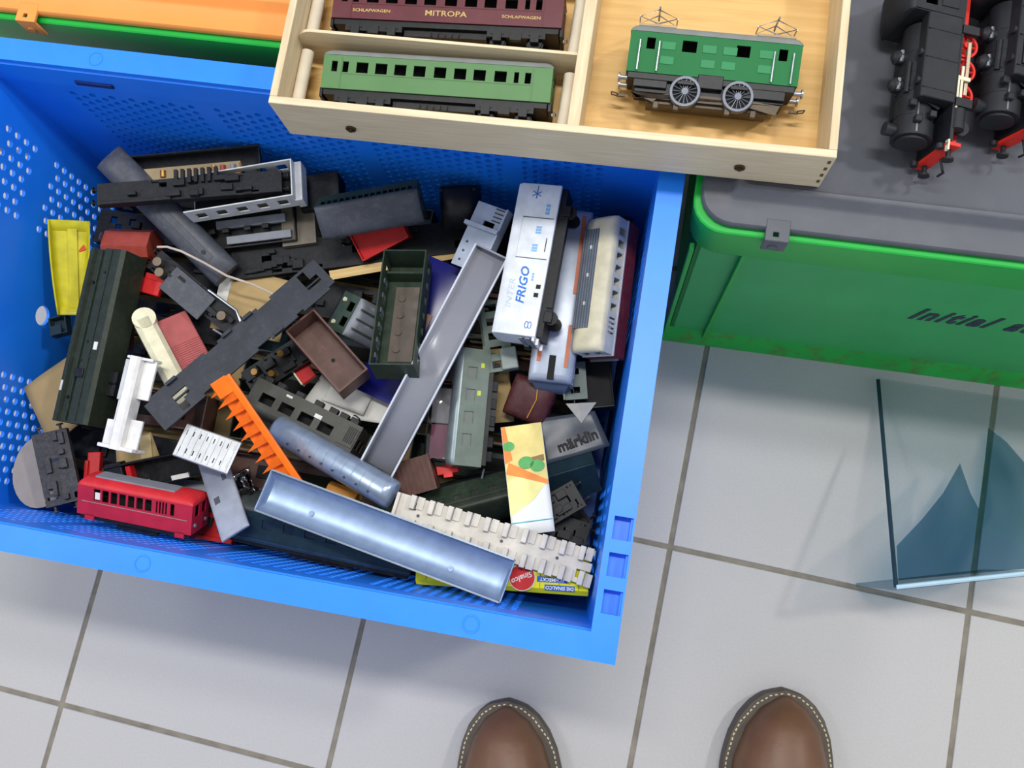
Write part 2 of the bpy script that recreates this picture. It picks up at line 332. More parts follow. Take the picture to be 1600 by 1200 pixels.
# ------------------------------------------------------------------ rolling stock builders (local frame: x length, y width, z up, base at z=0)
black = mat('black_plastic', (20, 21, 23), 0.45, var=0.25, scale=120, dust=0.12, dustcol=(80, 80, 82), spec=0.3)
blackd = mat('black_matt', (26, 27, 31), 0.55, var=0.3, scale=160, dust=0.2, dustcol=(80, 80, 82), spec=0.25)
steel = mat('steel', (160, 163, 170), 0.32, 0.85, var=0.15)
dark = mat('dark_inside', (20, 19, 19), 0.7, var=0.2)
brass = mat('brass', (150, 112, 60), 0.4, 0.7, var=0.3)
cream_p = mat('cream_print', (214, 205, 180), 0.6, var=0.05)
def bays(x0, x1, n, wf):
    xs, hs = [x0], []; p = (x1 - x0) / n
    for i in range(n):
        c = x0 + (i + 0.5) * p; xs += [c - p * wf / 2, c + p * wf / 2]; hs.append(len(xs) - 2)
    return xs + [x1], set(hs)
def explicit(x0, x1, wins):
    xs, hs = [x0], []
    for a, b in wins: xs += [a, b]; hs.append(len(xs) - 2)
    return xs + [x1], set(hs)
def roof_secs(L, W, h, p=2.4, z0=0.0, n=12, e=0.006, over=0.0):
    out = []
    for x, k in ((-L / 2, 0.04), (-L / 2 + e * 0.12, 0.55), (-L / 2 + e * 0.5, 0.88), (-L / 2 + e, 1), (L / 2 - e, 1), (L / 2 - e * 0.5, 0.88), (L / 2 - e * 0.12, 0.55), (L / 2, 0.04)):
        out.append([(x, y * (0.94 + 0.06 * k), z) for y, z in arc(W + over, h * k, n, p, z0)])
    return out
def bogie(r, x, W, L, z, m=black, wm=None, wheels=True, name='bogie', d=0.0105):
    b = M()
    for s in (-1, 1):
        b.box(x - L / 2, x + L / 2, s * W / 2 - 0.001, s * W / 2 + 0.001, z - 0.0055, z - 0.001)
        for q in (-0.32, 0.32):
            b.box(x + q * L - 0.003, x + q * L + 0.003, s * W / 2 - 0.0022, s * W / 2 + 0.0022, z - 0.0085, z - 0.002)
            b.box(x + q * L - 0.0045, x + q * L + 0.0045, s * W / 2 - 0.0016, s * W / 2 + 0.0016, z - 0.0035, z - 0.0022)
        b.box(x - 0.004, x + 0.004, s * W / 2 - 0.002, s * W / 2 + 0.002, z - 0.0075, z - 0.0015)
    b.box(x - L * 0.42, x + L * 0.42, -W / 2, W / 2, z - 0.003, z - 0.0005)
    bo = b.build(name, m, r)
    if wheels:
        for q in (-0.32, 0.32):
            w = M()
            for s in (-1, 1):
                w.cyl((x + q * L, s * W * 0.30, z - 0.0065), (x + q * L, s * W * 0.37, z - 0.0065), d / 2, 16); w.cyl((x + q * L, s * W * 0.25, z - 0.0065), (x + q * L, s * W * 0.30, z - 0.0065), d / 2 + 0.001, 16)
            w.cyl((x + q * L, -W * 0.4, z - 0.0065), (x + q * L, W * 0.4, z - 0.0065), 0.001, 8)
            w.build('wheelset', wm or steel, bo)
    return bo
def coupler(r, x, s, z, m=steel, k=1.0):
    c = M().box(min(x, x + s * 0.006 * k), max(x, x + s * 0.006 * k), -0.0015, 0.0015, z - 0.001, z + 0.0006)
    s = s * k
    c.tube([(x + s * 0.005, -0.003, z), (x + s * 0.010, -0.003, z + 0.001), (x + s * 0.010, 0.003, z + 0.001), (x + s * 0.005, 0.003, z)], 0.0005)
    return c.build('coupler', m, r)
def coach(r, L, W, H, mb, mr, mu, n=6, zw=(0.42, 0.78), wf=0.6, rf=0.22, wins=None, bog=True, ends=True, p=2.4, interior=True, roof=True, under=True, tm=None, endwin=True, t=0.0011):
    """coach body with real window openings"""
    Hs = H * (1 - rf) if roof else H
    xs, hs = bays(-L / 2 + 0.004, L / 2 - 0.004, n, wf) if wins is None else explicit(-L / 2 + 0.001, L / 2 - 0.001, wins)
    xs = [-L / 2] + xs + [L / 2]; hs = {h + 1 for h in hs}
    zs = [0, Hs * zw[0], Hs * zw[1], Hs]
    b = M()
    for s in (-1, 1):
        y = s * W / 2; b.gp(xs, zs, lambda i, j: j == 1 and i in hs, min(y, y - s * t), max(y, y - s * t), lambda a, c, d: (a, d, c))
    if ends:
        ys = [-W / 2 + t, -W * 0.32, -W * 0.08, W * 0.08, W * 0.32, W / 2 - t]
        for s in (-1, 1):
            x = s * L / 2; b.gp(ys, zs, lambda i, j: endwin and j == 1 and i in (1, 3), min(x, x - s * t), max(x, x - s * t), lambda a, c, d: (d, a, c))
    b.box(-L / 2 + t, L / 2 - t, -W / 2 + t, W / 2 - t, 0, t)
    bo = b.build('body', mb, r)
    if interior: M().box(-L / 2 + 0.003, L / 2 - 0.003, -W * 0.06, W * 0.06, t, Hs).build('inner_wall', dark, bo)
    ro = None
    if roof: ro = M().loft(roof_secs(L + 0.001, W, H * rf, p, Hs, over=0.0008), True, True).build('roof', mr, r)
    if under:
        u = M().box(-L / 2 + 0.002, L / 2 - 0.002, -W * 0.44, W * 0.44, -0.004, 0.0002); u.box(-L * 0.18, L * 0.18, -W * 0.3, W * 0.3, -0.009, -0.003)
        u.build('underframe', mu, r)
    if bog:
        for s in (-1, 1): bogie(r, s * (L / 2 - L * 0.19), W * 0.86, L * 0.25, -0.003, mu, mu)
    return bo, ro
def tray(r, L, W, H, m, t=0.0012, n=0, zw=(0.25, 0.7), wf=0.5, end=(True, True), name='body', bev=0.0):
    """open box with floor at z=0, open upwards"""
    b = M(); zs = [0, H * zw[0], H * zw[1], H]
    xs, hs = bays(-L / 2 + 0.003, L / 2 - 0.003, n, wf) if n else ([-L / 2 + 0.003, L / 2 - 0.003], set())
    xs = [-L / 2] + xs + [L / 2]; hs = {h + 1 for h in hs}
    for s in (-1, 1):
        y = s * W / 2; b.gp(xs, zs, lambda i, j: j == 1 and i in hs, min(y, y - s * t), max(y, y - s * t), lambda a, c, d: (a, d, c))
    for s, e in zip((-1, 1), end):
        if e: x = s * L / 2; b.box(min(x, x - s * t), max(x, x - s * t), -W / 2 + t, W / 2 - t, 0, H)
    b.box(-L / 2 + t, L / 2 - t, -W / 2 + t, W / 2 - t, 0, t)
    return b.build(name, m, r, bev=bev)
def chassis(r, L, W, H, m=blackd, seed=1, holes=5, boxes=6, plate=0.0016, sills=True, bufs=True, wh=0):
    """flat underframe: slotted plate, sills, axle boxes, buffers"""
    rnd = random.Random(seed)
    nx = 24; xs = [-L / 2 + L * i / nx for i in range(nx + 1)]; ys = [-W / 2, -W * 0.34, -W * 0.12, W * 0.12, W * 0.34, W / 2]
    hs = {(rnd.randrange(1, nx - 1), rnd.choice((1, 2, 3))) for _ in range(holes)} | {(rnd.randrange(1, nx - 1), rnd.choice((0, 4))) for _ in range(holes)}
    M().gp(xs, ys, lambda i, j: (i, j) in hs, H - plate, H).build('frame_plate', m, r)
    if sills:
        for s in (-1, 1): M().box(-L / 2, L / 2, s * W * 0.46 - 0.001, s * W * 0.46 + 0.001, H * 0.25, H - plate * 0.5).build('sill', m, r)
    for k in range(boxes):
        x = rnd.uniform(-0.42, 0.42) * L; w = rnd.uniform(0.004, 0.014); y = rnd.choice((-1, 1)) * rnd.uniform(0.1, 0.36) * W
        M().cb((x, y, H + 0.001), (w, rnd.uniform(0.003, 0.3 * W), 0.004 + rnd.uniform(0, 0.003))).build('equipment_box', m, r, bev=0.0003)
    if bufs:
        for s in (-1, 1):
            for q in (-1, 1):
                b = M(); b.cyl((s * L / 2, q * W * 0.3, H * 0.6), (s * (L / 2 + 0.005), q * W * 0.3, H * 0.6), 0.0012, 8); b.cyl((s * (L / 2 + 0.0045), q * W * 0.3, H * 0.6), (s * (L / 2 + 0.0056), q * W * 0.3, H * 0.6), 0.003, 10); b.build('buffer', m, r)
    for k in range(wh):
        x = L * (-0.36 + 0.72 * k / max(1, wh - 1)); w = M()
        for s in (-1, 1): w.cyl((x, s * W * 0.34, H * 0.5), (x, s * W * 0.42, H * 0.5), 0.0055, 16)
        w.cyl((x, -W * 0.42, H * 0.5), (x, W * 0.42, H * 0.5), 0.001, 8); w.build('wheelset', m, r)
def trough(r, L, W, h, m, p=3.0, t=0.001, ends=(True, True), name='roof', up=False, e=0.004, solidify=True):
    """thin roof shell; up=True puts the open side upwards"""
    secs = []; sg = -1 if up else 1
    xs = [(-L / 2 + e * q, k) for q, k in ((0, 0.02), (0.1, 0.55), (0.45, 0.88), (1, 1))] if ends[0] else [(-L / 2, 1)]
    xs += [(-x, k) for x, k in ([(-L / 2 + e * q, k) for q, k in ((0, 0.02), (0.1, 0.55), (0.45, 0.88), (1, 1))][::-1])] if ends[1] else [(L / 2, 1)]
    for x, k in xs: secs.append([(x, y, (h if up else 0) + sg * z) for y, z in arc(W, h * k, 14, p)])
    return M().loft(secs, False, False, closed=False).build(name, m, r, solid=t)
def sheet(name, r, pts, m, z=0.0, t=0.0005, wave=0.0, seed=1, n=8):
    """thin sheet from a quad/triangle outline in local xy (4 points), slightly waved"""
    rnd = random.Random(seed); a, b, c, d = [Vector((p[0], p[1], 0)) for p in pts]; m2 = M(); vs = []
    ph = [rnd.uniform(0, 6) for _ in range(4)]
    for i in range(n + 1):
        for j in range(n + 1):
            s, q = i / n, j / n; p = (a * (1 - s) + b * s) * (1 - q) + (d * (1 - s) + c * s) * q
            vs.append((p.x, p.y, z + wave * (math.sin(5 * s + 3 * q + ph[0]) + 0.6 * math.sin(9 * q - 4 * s + ph[1]) + 0.4 * math.sin(13 * s + ph[2]))))
    fs = [(i * (n + 1) + j, (i + 1) * (n + 1) + j, (i + 1) * (n + 1) + j + 1, i * (n + 1) + j + 1) for i in range(n) for j in range(n)]
    return m2.add(vs, fs).build(name, m, r, solid=t)
def side_axes(x, y, z, s): return axes((x, y, z), (-s, 0, 0) if s > 0 else (1, 0, 0), (0, 0, 1), (0, s, 0))
def top_axes(x, y, z, ang=0.0):
    c, s = math.cos(math.radians(ang)), math.sin(math.radians(ang)); return axes((x, y, z), (c, s, 0), (-s, c, 0), (0, 0, 1))

# ------------------------------------------------------------------ vehicles in the wooden box
green_l = mat('light_green_paint', (82, 122, 74), 0.5, var=0.05, scale=40, dust=0.05)
maroon = mat('maroon_paint', (88, 34, 42), 0.4, var=0.08, scale=50, dust=0.06)
roofgrey = mat('roof_grey', (120, 124, 122), 0.5, var=0.1)
gold = mat('gold_print', (190, 160, 96), 0.5, var=0.1)
def boxed_coach(A, B, label, mb, txt):
    W, H = 0.0265, 0.031
    r, L = thing('passenger_carriage', label, 'carriage', A, B, roll=-84, yr=-W / 2, zr=H * 0.42)
    k = L / 0.172
    wins = [(x * k, (x + w) * k) for x, w in ((-0.0795, 0.0045), (-0.071, 0.0045), (-0.0605, 0.009), (-0.046, 0.009), (-0.0315, 0.009), (-0.017, 0.009), (-0.0015, 0.009), (0.0135, 0.009), (0.028, 0.009), (0.0435, 0.009), (0.058, 0.0035), (0.066, 0.0045))]
    bo, ro = coach(r, L, W, H, mb, roofgrey, black, wins=wins, zw=(0.50, 0.82), rf=0.2)
    t = M()
    for s in (-1, 1):
        for x in (-L / 2 + 0.0142 * k, L / 2 - 0.0142 * k): t.box(x - 0.0003, x + 0.0003, s * W / 2 - 0.0004, s * W / 2 + 0.0004, 0.001, H * 0.75)
        t.box(-L / 2 + 0.0145 * k, L / 2 - 0.0145 * k, s * W / 2 - 0.0003, s * W / 2 + 0.0003, H * 0.36, H * 0.37)
    t.build('door_seam', mb, r)
    for s in (-1, 1): coupler(r, s * L / 2, s, -0.004, k=0.35)
    for s in (-1, 1): M().box(s * L / 2 - 0.001, s * L / 2 + 0.001, -W * 0.42, W * 0.42, -0.0055, 0.001).build('end_step', black, r)
    for q in range(14): M().cb((-L * 0.06 + q * L * 0.01, -W * 0.36, -0.0072), (0.0007, 0.001, 0.003)).build('truss_post', black, r) if q % 3 == 0 else None
    for s2, x, sz in txt: text_part('lettering', s2, sz, gold, r, side_axes(x * k, -W / 2 - 0.0002, H * 0.2, -1), bold=0.00005, sx=1.25)
    return r
boxed_coach((504, 109, 0.3865), (862, 132, 0.3865), 'light green passenger carriage lying on its side in the wooden box', green_l, [])
boxed_coach((521, 0, 0.3865), (880, 16, 0.3865), 'dark red sleeping carriage with gold lettering in the wooden box', maroon,
            [('MITROPA', 0.0, 0.0058), ('SCHLAFWAGEN', -0.056, 0.0031), ('SCHLAFWAGEN', 0.056, 0.0031)])
# green electric locomotive
lg = mat('loco_green', (16, 104, 52), 0.5, var=0.04, scale=30, spec=0.2); lgp = mat('loco_green_panel', (48, 128, 80), 0.5, var=0.05, spec=0.2)
W, H = 0.029, 0.035
r, L = thing('electric_locomotive', 'bright green electric locomotive with two pantographs lying in the wooden box', 'locomotive', (983, 76, 0.390), (1251, 101, 0.390), roll=-78, yr=-W / 2, zr=0.015)
wins = [(-L * 0.40, -L * 0.35), (-L * 0.19, -L * 0.105), (L * 0.125, L * 0.205), (L * 0.37, L * 0.42)]
coach(r, L, W, H, lg, roofgrey, black, wins=wins, zw=(0.58, 0.86), rf=0.2, bog=False, under=False, p=2.2)
for row, xs in ((0.30, (-0.27, -0.03, 0.09, 0.30)), (0.66, (-0.27, -0.03, 0.09, 0.30))):
    for x in xs: M().cb((x * L, -W / 2, H * 0.8 * row + 0.001), (0.0095, 0.0009, 0.0055)).build('vent_panel', lgp, r, bev=0.0002)
for x in (-0.44, -0.325, 0.345, 0.455): M().cyl((x * L, -W / 2 - 0.0012, 0.001), (x * L, -W / 2 - 0.0012, H * 0.62), 0.0006, 8).build('handrail', steel, r)
u = M(); u.box(-L * 0.49, L * 0.49, -W * 0.47, W * 0.47, -0.0045, 0.0005); u.box(-L * 0.44, L * 0.44, -W * 0.36, W * 0.36, -0.0125, -0.004); u.box(-L * 0.075, L * 0.075, -W * 0.52, W * 0.5, -0.0075, 0.002)
u.box(-L * 0.45, -L * 0.25, -W * 0.45, W * 0.45, -0.0095, -0.003); u.box(L * 0.2, L * 0.44, -W * 0.46, W * 0.46, -0.0105, -0.003); u.build('underframe', black, r, bev=0.0005)
pl = mat('oxide_plate', (72, 62, 50), 0.45, 0.4, var=0.2)
M().prismy([(-L * 0.30, -0.0165), (L * 0.24, -0.0165), (L * 0.40, -0.020), (L * 0.42, -0.0135), (L * 0.2, -0.0115), (-L * 0.2, -0.0115), (-L * 0.42, -0.017), (-L * 0.46, -0.013), (-L * 0.32, -0.019)], -W * 0.40, -W * 0.33).build('brake_rail', pl, r)
M().box(-L * 0.36, L * 0.36, -W * 0.3, W * 0.3, -0.0195, -0.0155).build('bottom_plate', pl, r, bev=0.0006)
for x in (-0.14, 0.17):
    w = M(); c = (x * L, -W * 0.50, -0.0105); R0 = 0.0108
    n = 28
    w.loft([[(c[0] + q * math.cos(2 * math.pi * k / n), yy, c[2] + q * math.sin(2 * math.pi * k / n)) for k in range(n)] for q, yy in ((R0, c[1] + 0.004), (R0, c[1]), (R0 * 0.96, c[1] - 0.0006), (R0 * 0.80, c[1] - 0.0006), (R0 * 0.78, c[1] + 0.0012), (R0 * 0.78, c[1] + 0.004))], False, False)
    w.cyl((c[0], c[1] - 0.0008, c[2]), (c[0], c[1] + 0.003, c[2]), R0 * 0.22, 14)
    wo = w.build('wheel', mat('wheel_grey', (88, 92, 102), 0.4, 0.3, var=0.1), r)
    for k in range(16):
        t = 2 * math.pi * k / 16; d = Vector((math.cos(t), 0, math.sin(t))); o0 = Vector(c)
        M().tube([o0 + d * R0 * 0.15, o0 + d * R0 * 0.82], 0.0004, 4).build('spoke', MATS['wheel_grey'], wo)
    M().cyl((c[0], c[1] + 0.0015, c[2]), (c[0], c[1] + 0.0035, c[2]), R0 * 0.8, 20).build('wheel_disc', dark, wo)
    M().box(c[0] - 0.006, c[0] + 0.006, c[1] - 0.0018, c[1] + 0.001, c[2] + 0.004, c[2] + 0.0065).build('axle_spring', black, r, bev=0.0004)
for x in (-0.30, -0.18, 0.12, 0.27): M().cb((x * L, -W * 0.40, -0.021), (0.004, 0.003, 0.005)).build('sand_pipe', pl, r, bev=0.0005)
for s in (-1, 1):
    for q in (-1, 1):
        M().cyl((s * L * 0.49, q * W * 0.3, -0.003), (s * (L * 0.49 + 0.006), q * W * 0.3, -0.003), 0.0017, 10).cyl((s * (L * 0.49 + 0.005), q * W * 0.3, -0.003), (s * (L * 0.49 + 0.0062), q * W * 0.3, -0.003), 0.0032, 12).build('buffer', steel, r)
    coupler(r, s * L * 0.49, s, -0.013, pl)
    px = s * L * 0.35; pz = H   # pantograph: base, folded diamond arms, collector bow
    M().box(px - 0.013, px + 0.013, -0.009, 0.009, pz - 0.001, pz + 0.0006).build('pantograph_base', mat('panto_base', (150, 130, 100), 0.5, 0.3), r)
    pg = M()
    for y in (-0.007, 0.007):
        pg.tube([(px - 0.002, y, pz + 0.001), (px + 0.013, y, pz + 0.006), (px, y * 0.7, pz + 0.012)], 0.0005); pg.tube([(px + 0.002, y, pz + 0.001), (px - 0.013, y, pz + 0.006), (px, y * 0.7, pz + 0.012)], 0.0005)
    pg.tube([(px, -0.012, pz + 0.011), (px, -0.009, pz + 0.0125), (px, 0.009, pz + 0.0125), (px, 0.012, pz + 0.011)], 0.0007)
    for q in (-0.013, 0.013): pg.tube([(px + q, -0.007, pz + 0.006), (px + q, 0.007, pz + 0.006)], 0.0005)
    pg.build('pantograph', steel, r)

# ------------------------------------------------------------------ black steam locomotives on the grey lid
red = mat('signal_red', (206, 44, 34), 0.42, var=0.08, scale=60); redb = mat('bright_red', (196, 28, 30), 0.45, var=0.12, scale=70, dust=0.08)
lk = mat('loco_black', (30, 31, 36), 0.5, var=0.2, scale=90, dust=0.12, dustcol=(70, 70, 76), spec=0.3)
rodm = mat('rod_metal', (196, 176, 152), 0.35, 0.5)
def steam(A, B, label, dotted, tiltx):
    W = 0.035
    r, L = thing('steam_locomotive', label, 'locomotive', A, B, roll=tiltx, yr=-W / 2, zr=0.024)
    kk = 1.2; L /= kk; r.matrix_world = r.matrix_world @ Matrix.Scale(kk, 4)
    x0 = -L / 2
    M().box(x0 + 0.002, L / 2, -W * 0.47, W * 0.47, 0.0115, 0.0135).build('running_board', lk, r)
    bl = M(); c = 0.0265
    bl.cyl((x0 + 0.008, 0, c), (L * 0.18, 0, c), 0.0105, 24); bl.cyl((x0 + 0.005, 0, c), (x0 + 0.014, 0, c), 0.0112, 24); bl.cyl((x0 + 0.0035, 0, c), (x0 + 0.005, 0, c), 0.0088, 20); bl.build('boiler', lk, r)
    for s in (-1, 1): M().prism([(s * W * 0.26, 0.013), (s * W * 0.5, 0.013), (s * W * 0.5, 0.031), (s * W * 0.47, 0.033), (s * W * 0.26, 0.033)], x0 + L * 0.22, L * 0.2).build('side_tank', lk, r, bev=0.0006)
    hc = 0.042
    cab = M(); xs = [L * 0.2, L * 0.235, L * 0.295, L * 0.32, L * 0.38, L * 0.42]; zs = [0.013, 0.029, 0.036, hc]
    for s in (-1, 1): cab.gp(xs, zs, lambda i, j: j == 1 and i in (1, 3), min(s * W * 0.5, s * W * 0.46), max(s * W * 0.5, s * W * 0.46), lambda a, b, d: (a, d, b))
    for x in (L * 0.2, L * 0.42): cab.box(x - 0.0006, x + 0.0006, -W * 0.48, W * 0.48, 0.013, hc)
    co = cab.build('cab', lk, r); M().loft(roof_secs(L * 0.25, W * 1.04, 0.006, 2.2, hc)).build('roof', lk, co).location.x = L * 0.31
    M().box(L * 0.42, L / 2, -W * 0.42, W * 0.42, 0.013, 0.034).build('coal_bunker', lk, r, bev=0.001)
    M().cyl((x0 + 0.0095, 0, c + 0.009), (x0 + 0.0095, 0, c + 0.0165), 0.0032, 14, 0.0038).build('chimney', lk, r)
    for x in (0.34, 0.5):
        d = M(); xx = x0 + L * x; d.cyl((xx, 0, c + 0.008), (xx, 0, c + 0.0145), 0.0042, 14); d.cyl((xx, 0, c + 0.0145), (xx, 0, c + 0.0168), 0.0042, 14, 0.002); d.build('dome', lk, r)
        M().tube([(xx - 0.004, -0.003, c + 0.0125), (xx + 0.003, -0.003, c + 0.0125)], 0.0012, 8).build('valve', steel, r)
    M().cyl((x0 + L * 0.28, -0.006, c + 0.009), (x0 + L * 0.45, -0.006, c + 0.009), 0.0016, 8).build('air_reservoir', lk, r)
    M().box(x0 + 0.005, L * 0.47, -W * 0.2, W * 0.2, 0.004, 0.012).build('frame', red, r)
    for s in (-1, 1):
        for x in (0.30, 0.44, 0.58):
            xx = x0 + L * x; R0 = 0.0072; n = 22; yy = s * W * 0.36; w = M()
            w.loft([[(xx + q * math.cos(2 * math.pi * k / n), y2, 0.0073 + q * math.sin(2 * math.pi * k / n)) for k in range(n)] for q, y2 in ((R0, yy - s * 0.002), (R0, yy), (R0 * 0.82, yy), (R0 * 0.8, yy - s * 0.0014))], False, False)
            w.cyl((xx, yy - s * 0.002, 0.0073), (xx, yy + s * 0.0012, 0.0073), 0.0017, 10)
            for k in range(8):
                t = 2 * math.pi * k / 8; w.tube([(xx, yy - s * 0.0008, 0.0073), (xx + R0 * 0.85 * math.cos(t), yy - s * 0.0008, 0.0073 + R0 * 0.85 * math.sin(t))], 0.0007, 4)
            w.build('driving_wheel', red, r)
        M().box(x0 + L * 0.29, x0 + L * 0.59, s * W * 0.41 - 0.0005, s * W * 0.41 + 0.0005, 0.0052, 0.0072).build('coupling_rod', rodm, r, bev=0.0002)
        rd = M(); rd.box(x0 + L * 0.22, x0 + L * 0.44, s * W * 0.45 - 0.0005, s * W * 0.45 + 0.0005, 0.0088, 0.0102); rd.box(x0 + L * 0.2, x0 + L * 0.38, s * W * 0.47 - 0.0005, s * W * 0.47 + 0.0005, 0.0112, 0.0122); rd.box(x0 + L * 0.36, x0 + L * 0.38, s * W * 0.46 - 0.0005, s * W * 0.46 + 0.0005, 0.005, 0.012); rd.build('connecting_rod', cream_p, r)
        M().cyl((x0 + L * 0.09, s * W * 0.4, 0.009), (x0 + L * 0.2, s * W * 0.4, 0.009), 0.0042, 14).build('cylinder_block', lk, r)
        w = M().cyl((x0 + L * 0.12, s * W * 0.3, 0.005), (x0 + L * 0.12, s * W * 0.36, 0.005), 0.0045, 16); w.build('pony_wheel', lk, r)
    bm = M().box(x0 - 0.001, x0 + 0.001, -W * 0.49, W * 0.49, 0.007, 0.0145); bm.build('buffer_beam', red, r)
    for q in (-1, 1): M().cyl((x0 - 0.001, q * W * 0.33, 0.0105), (x0 - 0.007, q * W * 0.33, 0.0105), 0.0014, 8).cyl((x0 - 0.0062, q * W * 0.33, 0.0105), (x0 - 0.0074, q * W * 0.33, 0.0105), 0.0032, 12).build('buffer', lk, r)
    M().box(x0 - 0.004, x0 + 0.002, -W * 0.5, -W * 0.42, 0.0135, 0.0145).build('lamp_bracket', cream_p, r)
    for x in (0.16, 0.27, 0.4, 0.52): M().cyl((x0 + L * x, 0, c), (x0 + L * x + 0.0007, 0, c), 0.0107, 24).build('boiler_band', lk, r)
    M().tube([(x0 + 0.006, -0.0105, c + 0.003), (x0 + L * 0.4, -0.0105, c + 0.004), (L * 0.19, -0.0105, c + 0.004)], 0.0005, 6).build('handrail', steel, r)
    M().tube([(x0 + L * 0.3, 0.004, c + 0.0105), (x0 + L * 0.32, -0.006, c + 0.010), (x0 + L * 0.24, -0.0105, c + 0.001), (x0 + L * 0.2, -0.0115, c - 0.008)], 0.0008, 6).build('steam_pipe', lk, r)
    for x in (0.27, 0.44, 0.6): M().box(x0 + L * x, x0 + L * x + 0.0004, -W * 0.5 - 0.0003, -W * 0.5 + 0.0005, 0.0135, 0.0325).build('tank_seam', lk, r)
    for x in (0.32, 0.48): M().cyl((x0 + L * x, -W * 0.38, 0.0328), (x0 + L * x, -W * 0.38, 0.0348), 0.0024, 12).build('filler_cap', lk, r)
    M().box(L * 0.24, L * 0.38, -W * 0.5 - 0.0006, -W * 0.5 + 0.0004, 0.0165, 0.0265).build('number_board', lk, r, bev=0.0002); M().cb((L * 0.31, -W * 0.5 - 0.0007, 0.0235), (0.0035, 0.0004, 0.0008)).build('plate', steel, r)
    for q in (-1, 1): M().cyl((x0 + 0.0005, q * W * 0.36, 0.0165), (x0 - 0.0022, q * W * 0.36, 0.0165), 0.0021, 12).build('lamp', lk, r)
    for x, z in ((0.12, 0.030), (0.16, 0.022), (0.2, 0.034)): M().cb((x0 + L * x, -0.0115, z), (0.004, 0.004, 0.004)).build('pump', lk, r, bev=0.0006)
    for x in (0.21, 0.62): M().box(x0 + L * x, x0 + L * x + 0.005, -W * 0.5, -W * 0.42, 0.003, 0.0125).build('step', lk, r)
    M().tube([(x0 - 0.001, 0.0, 0.008), (x0 - 0.008, 0.0, 0.006), (x0 - 0.010, -0.003, 0.007), (x0 - 0.010, 0.003, 0.007)], 0.0007, 6).build('coupling_hook', lk, r)
    if dotted:
        dm = M().box(x0 + L * 0.28, x0 + L * 0.52, -W * 0.5 - 0.0012, -W * 0.5 + 0.001, 0.0165, 0.030); dm.build('tank_panel', black, r, bev=0.0004)
        for k in range(12):
            for z in (0.0172, 0.0293):
                M().cb((x0 + L * (0.285 + 0.23 * k / 11), -W * 0.5 - 0.0014, z), (0.0008, 0.0008, 0.0008)).build('rivet', steel, r)
    return r
steam((1462, 222, 0.392), (1492, -52, 0.392), 'black tank locomotive with red wheels lying on the grey lid beside the wooden box', False, -78)
steam((1604, 190, 0.392), (1634, -82, 0.392), 'black locomotive with a riveted rectangular tank panel lying on the grey lid', True, -70)

# ------------------------------------------------------------------ clear acrylic display ramp on the floor
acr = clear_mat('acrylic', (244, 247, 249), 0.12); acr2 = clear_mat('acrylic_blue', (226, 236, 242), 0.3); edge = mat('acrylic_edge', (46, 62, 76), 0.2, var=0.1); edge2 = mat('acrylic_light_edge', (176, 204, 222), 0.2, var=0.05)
p_fl, p_nl = at(1372, 594, 0.006), at(1400, 917, 0.125)
p_nr = at(1632, 892, 0.125); p_fr = at(1640, 634, 0.006)
stand = empty('display_stand', Matrix.Translation((p_fl.x, p_fl.y, 0))); tag(stand, 'clear bluish acrylic display ramp standing on the tiles', 'display stand')
def slab(name, pts, t, m, off=Vector((0, 0, 0))):
    o = Vector((p_fl.x, p_fl.y, 0)); P = [Vector(p) - o + off for p in pts]; n = (P[1] - P[0]).cross(P[2] - P[0]).normalized()
    return M().loft([[p for p in P], [p + n * t for p in P]]).build(name, m, stand, merge=False, smooth=False)
slab('sloping_plate', [p_fl, p_nl, p_nr, p_fr], 0.003, acr)
dn = Vector((0, 0, -1))
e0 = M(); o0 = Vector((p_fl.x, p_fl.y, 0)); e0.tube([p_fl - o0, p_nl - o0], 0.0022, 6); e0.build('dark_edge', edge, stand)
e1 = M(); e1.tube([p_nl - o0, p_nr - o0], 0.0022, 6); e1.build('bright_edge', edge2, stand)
nlb = Vector((p_nl.x, p_nl.y, 0.001)); nrb = Vector((p_nr.x, p_nr.y, 0.001))
slab('front_plate', [p_nl, nlb, nrb, p_nr], 0.003, acr2)
pn = (p_nl - p_fl).cross(p_fr - p_fl).normalized(); pn = pn if pn.z > 0 else -pn
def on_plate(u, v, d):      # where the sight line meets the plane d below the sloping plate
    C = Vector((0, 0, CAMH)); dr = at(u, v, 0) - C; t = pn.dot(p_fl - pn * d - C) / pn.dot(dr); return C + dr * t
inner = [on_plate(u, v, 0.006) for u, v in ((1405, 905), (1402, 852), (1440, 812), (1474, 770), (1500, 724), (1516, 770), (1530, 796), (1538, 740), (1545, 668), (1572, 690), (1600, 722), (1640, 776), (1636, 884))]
slab('tint_shadow_plate', inner, 0.002, clear_mat('acrylic_shadow_tint', (190, 212, 224), 0.12))  # bluish tint with floor shadow coloured in; curved side follows the shadow's edge

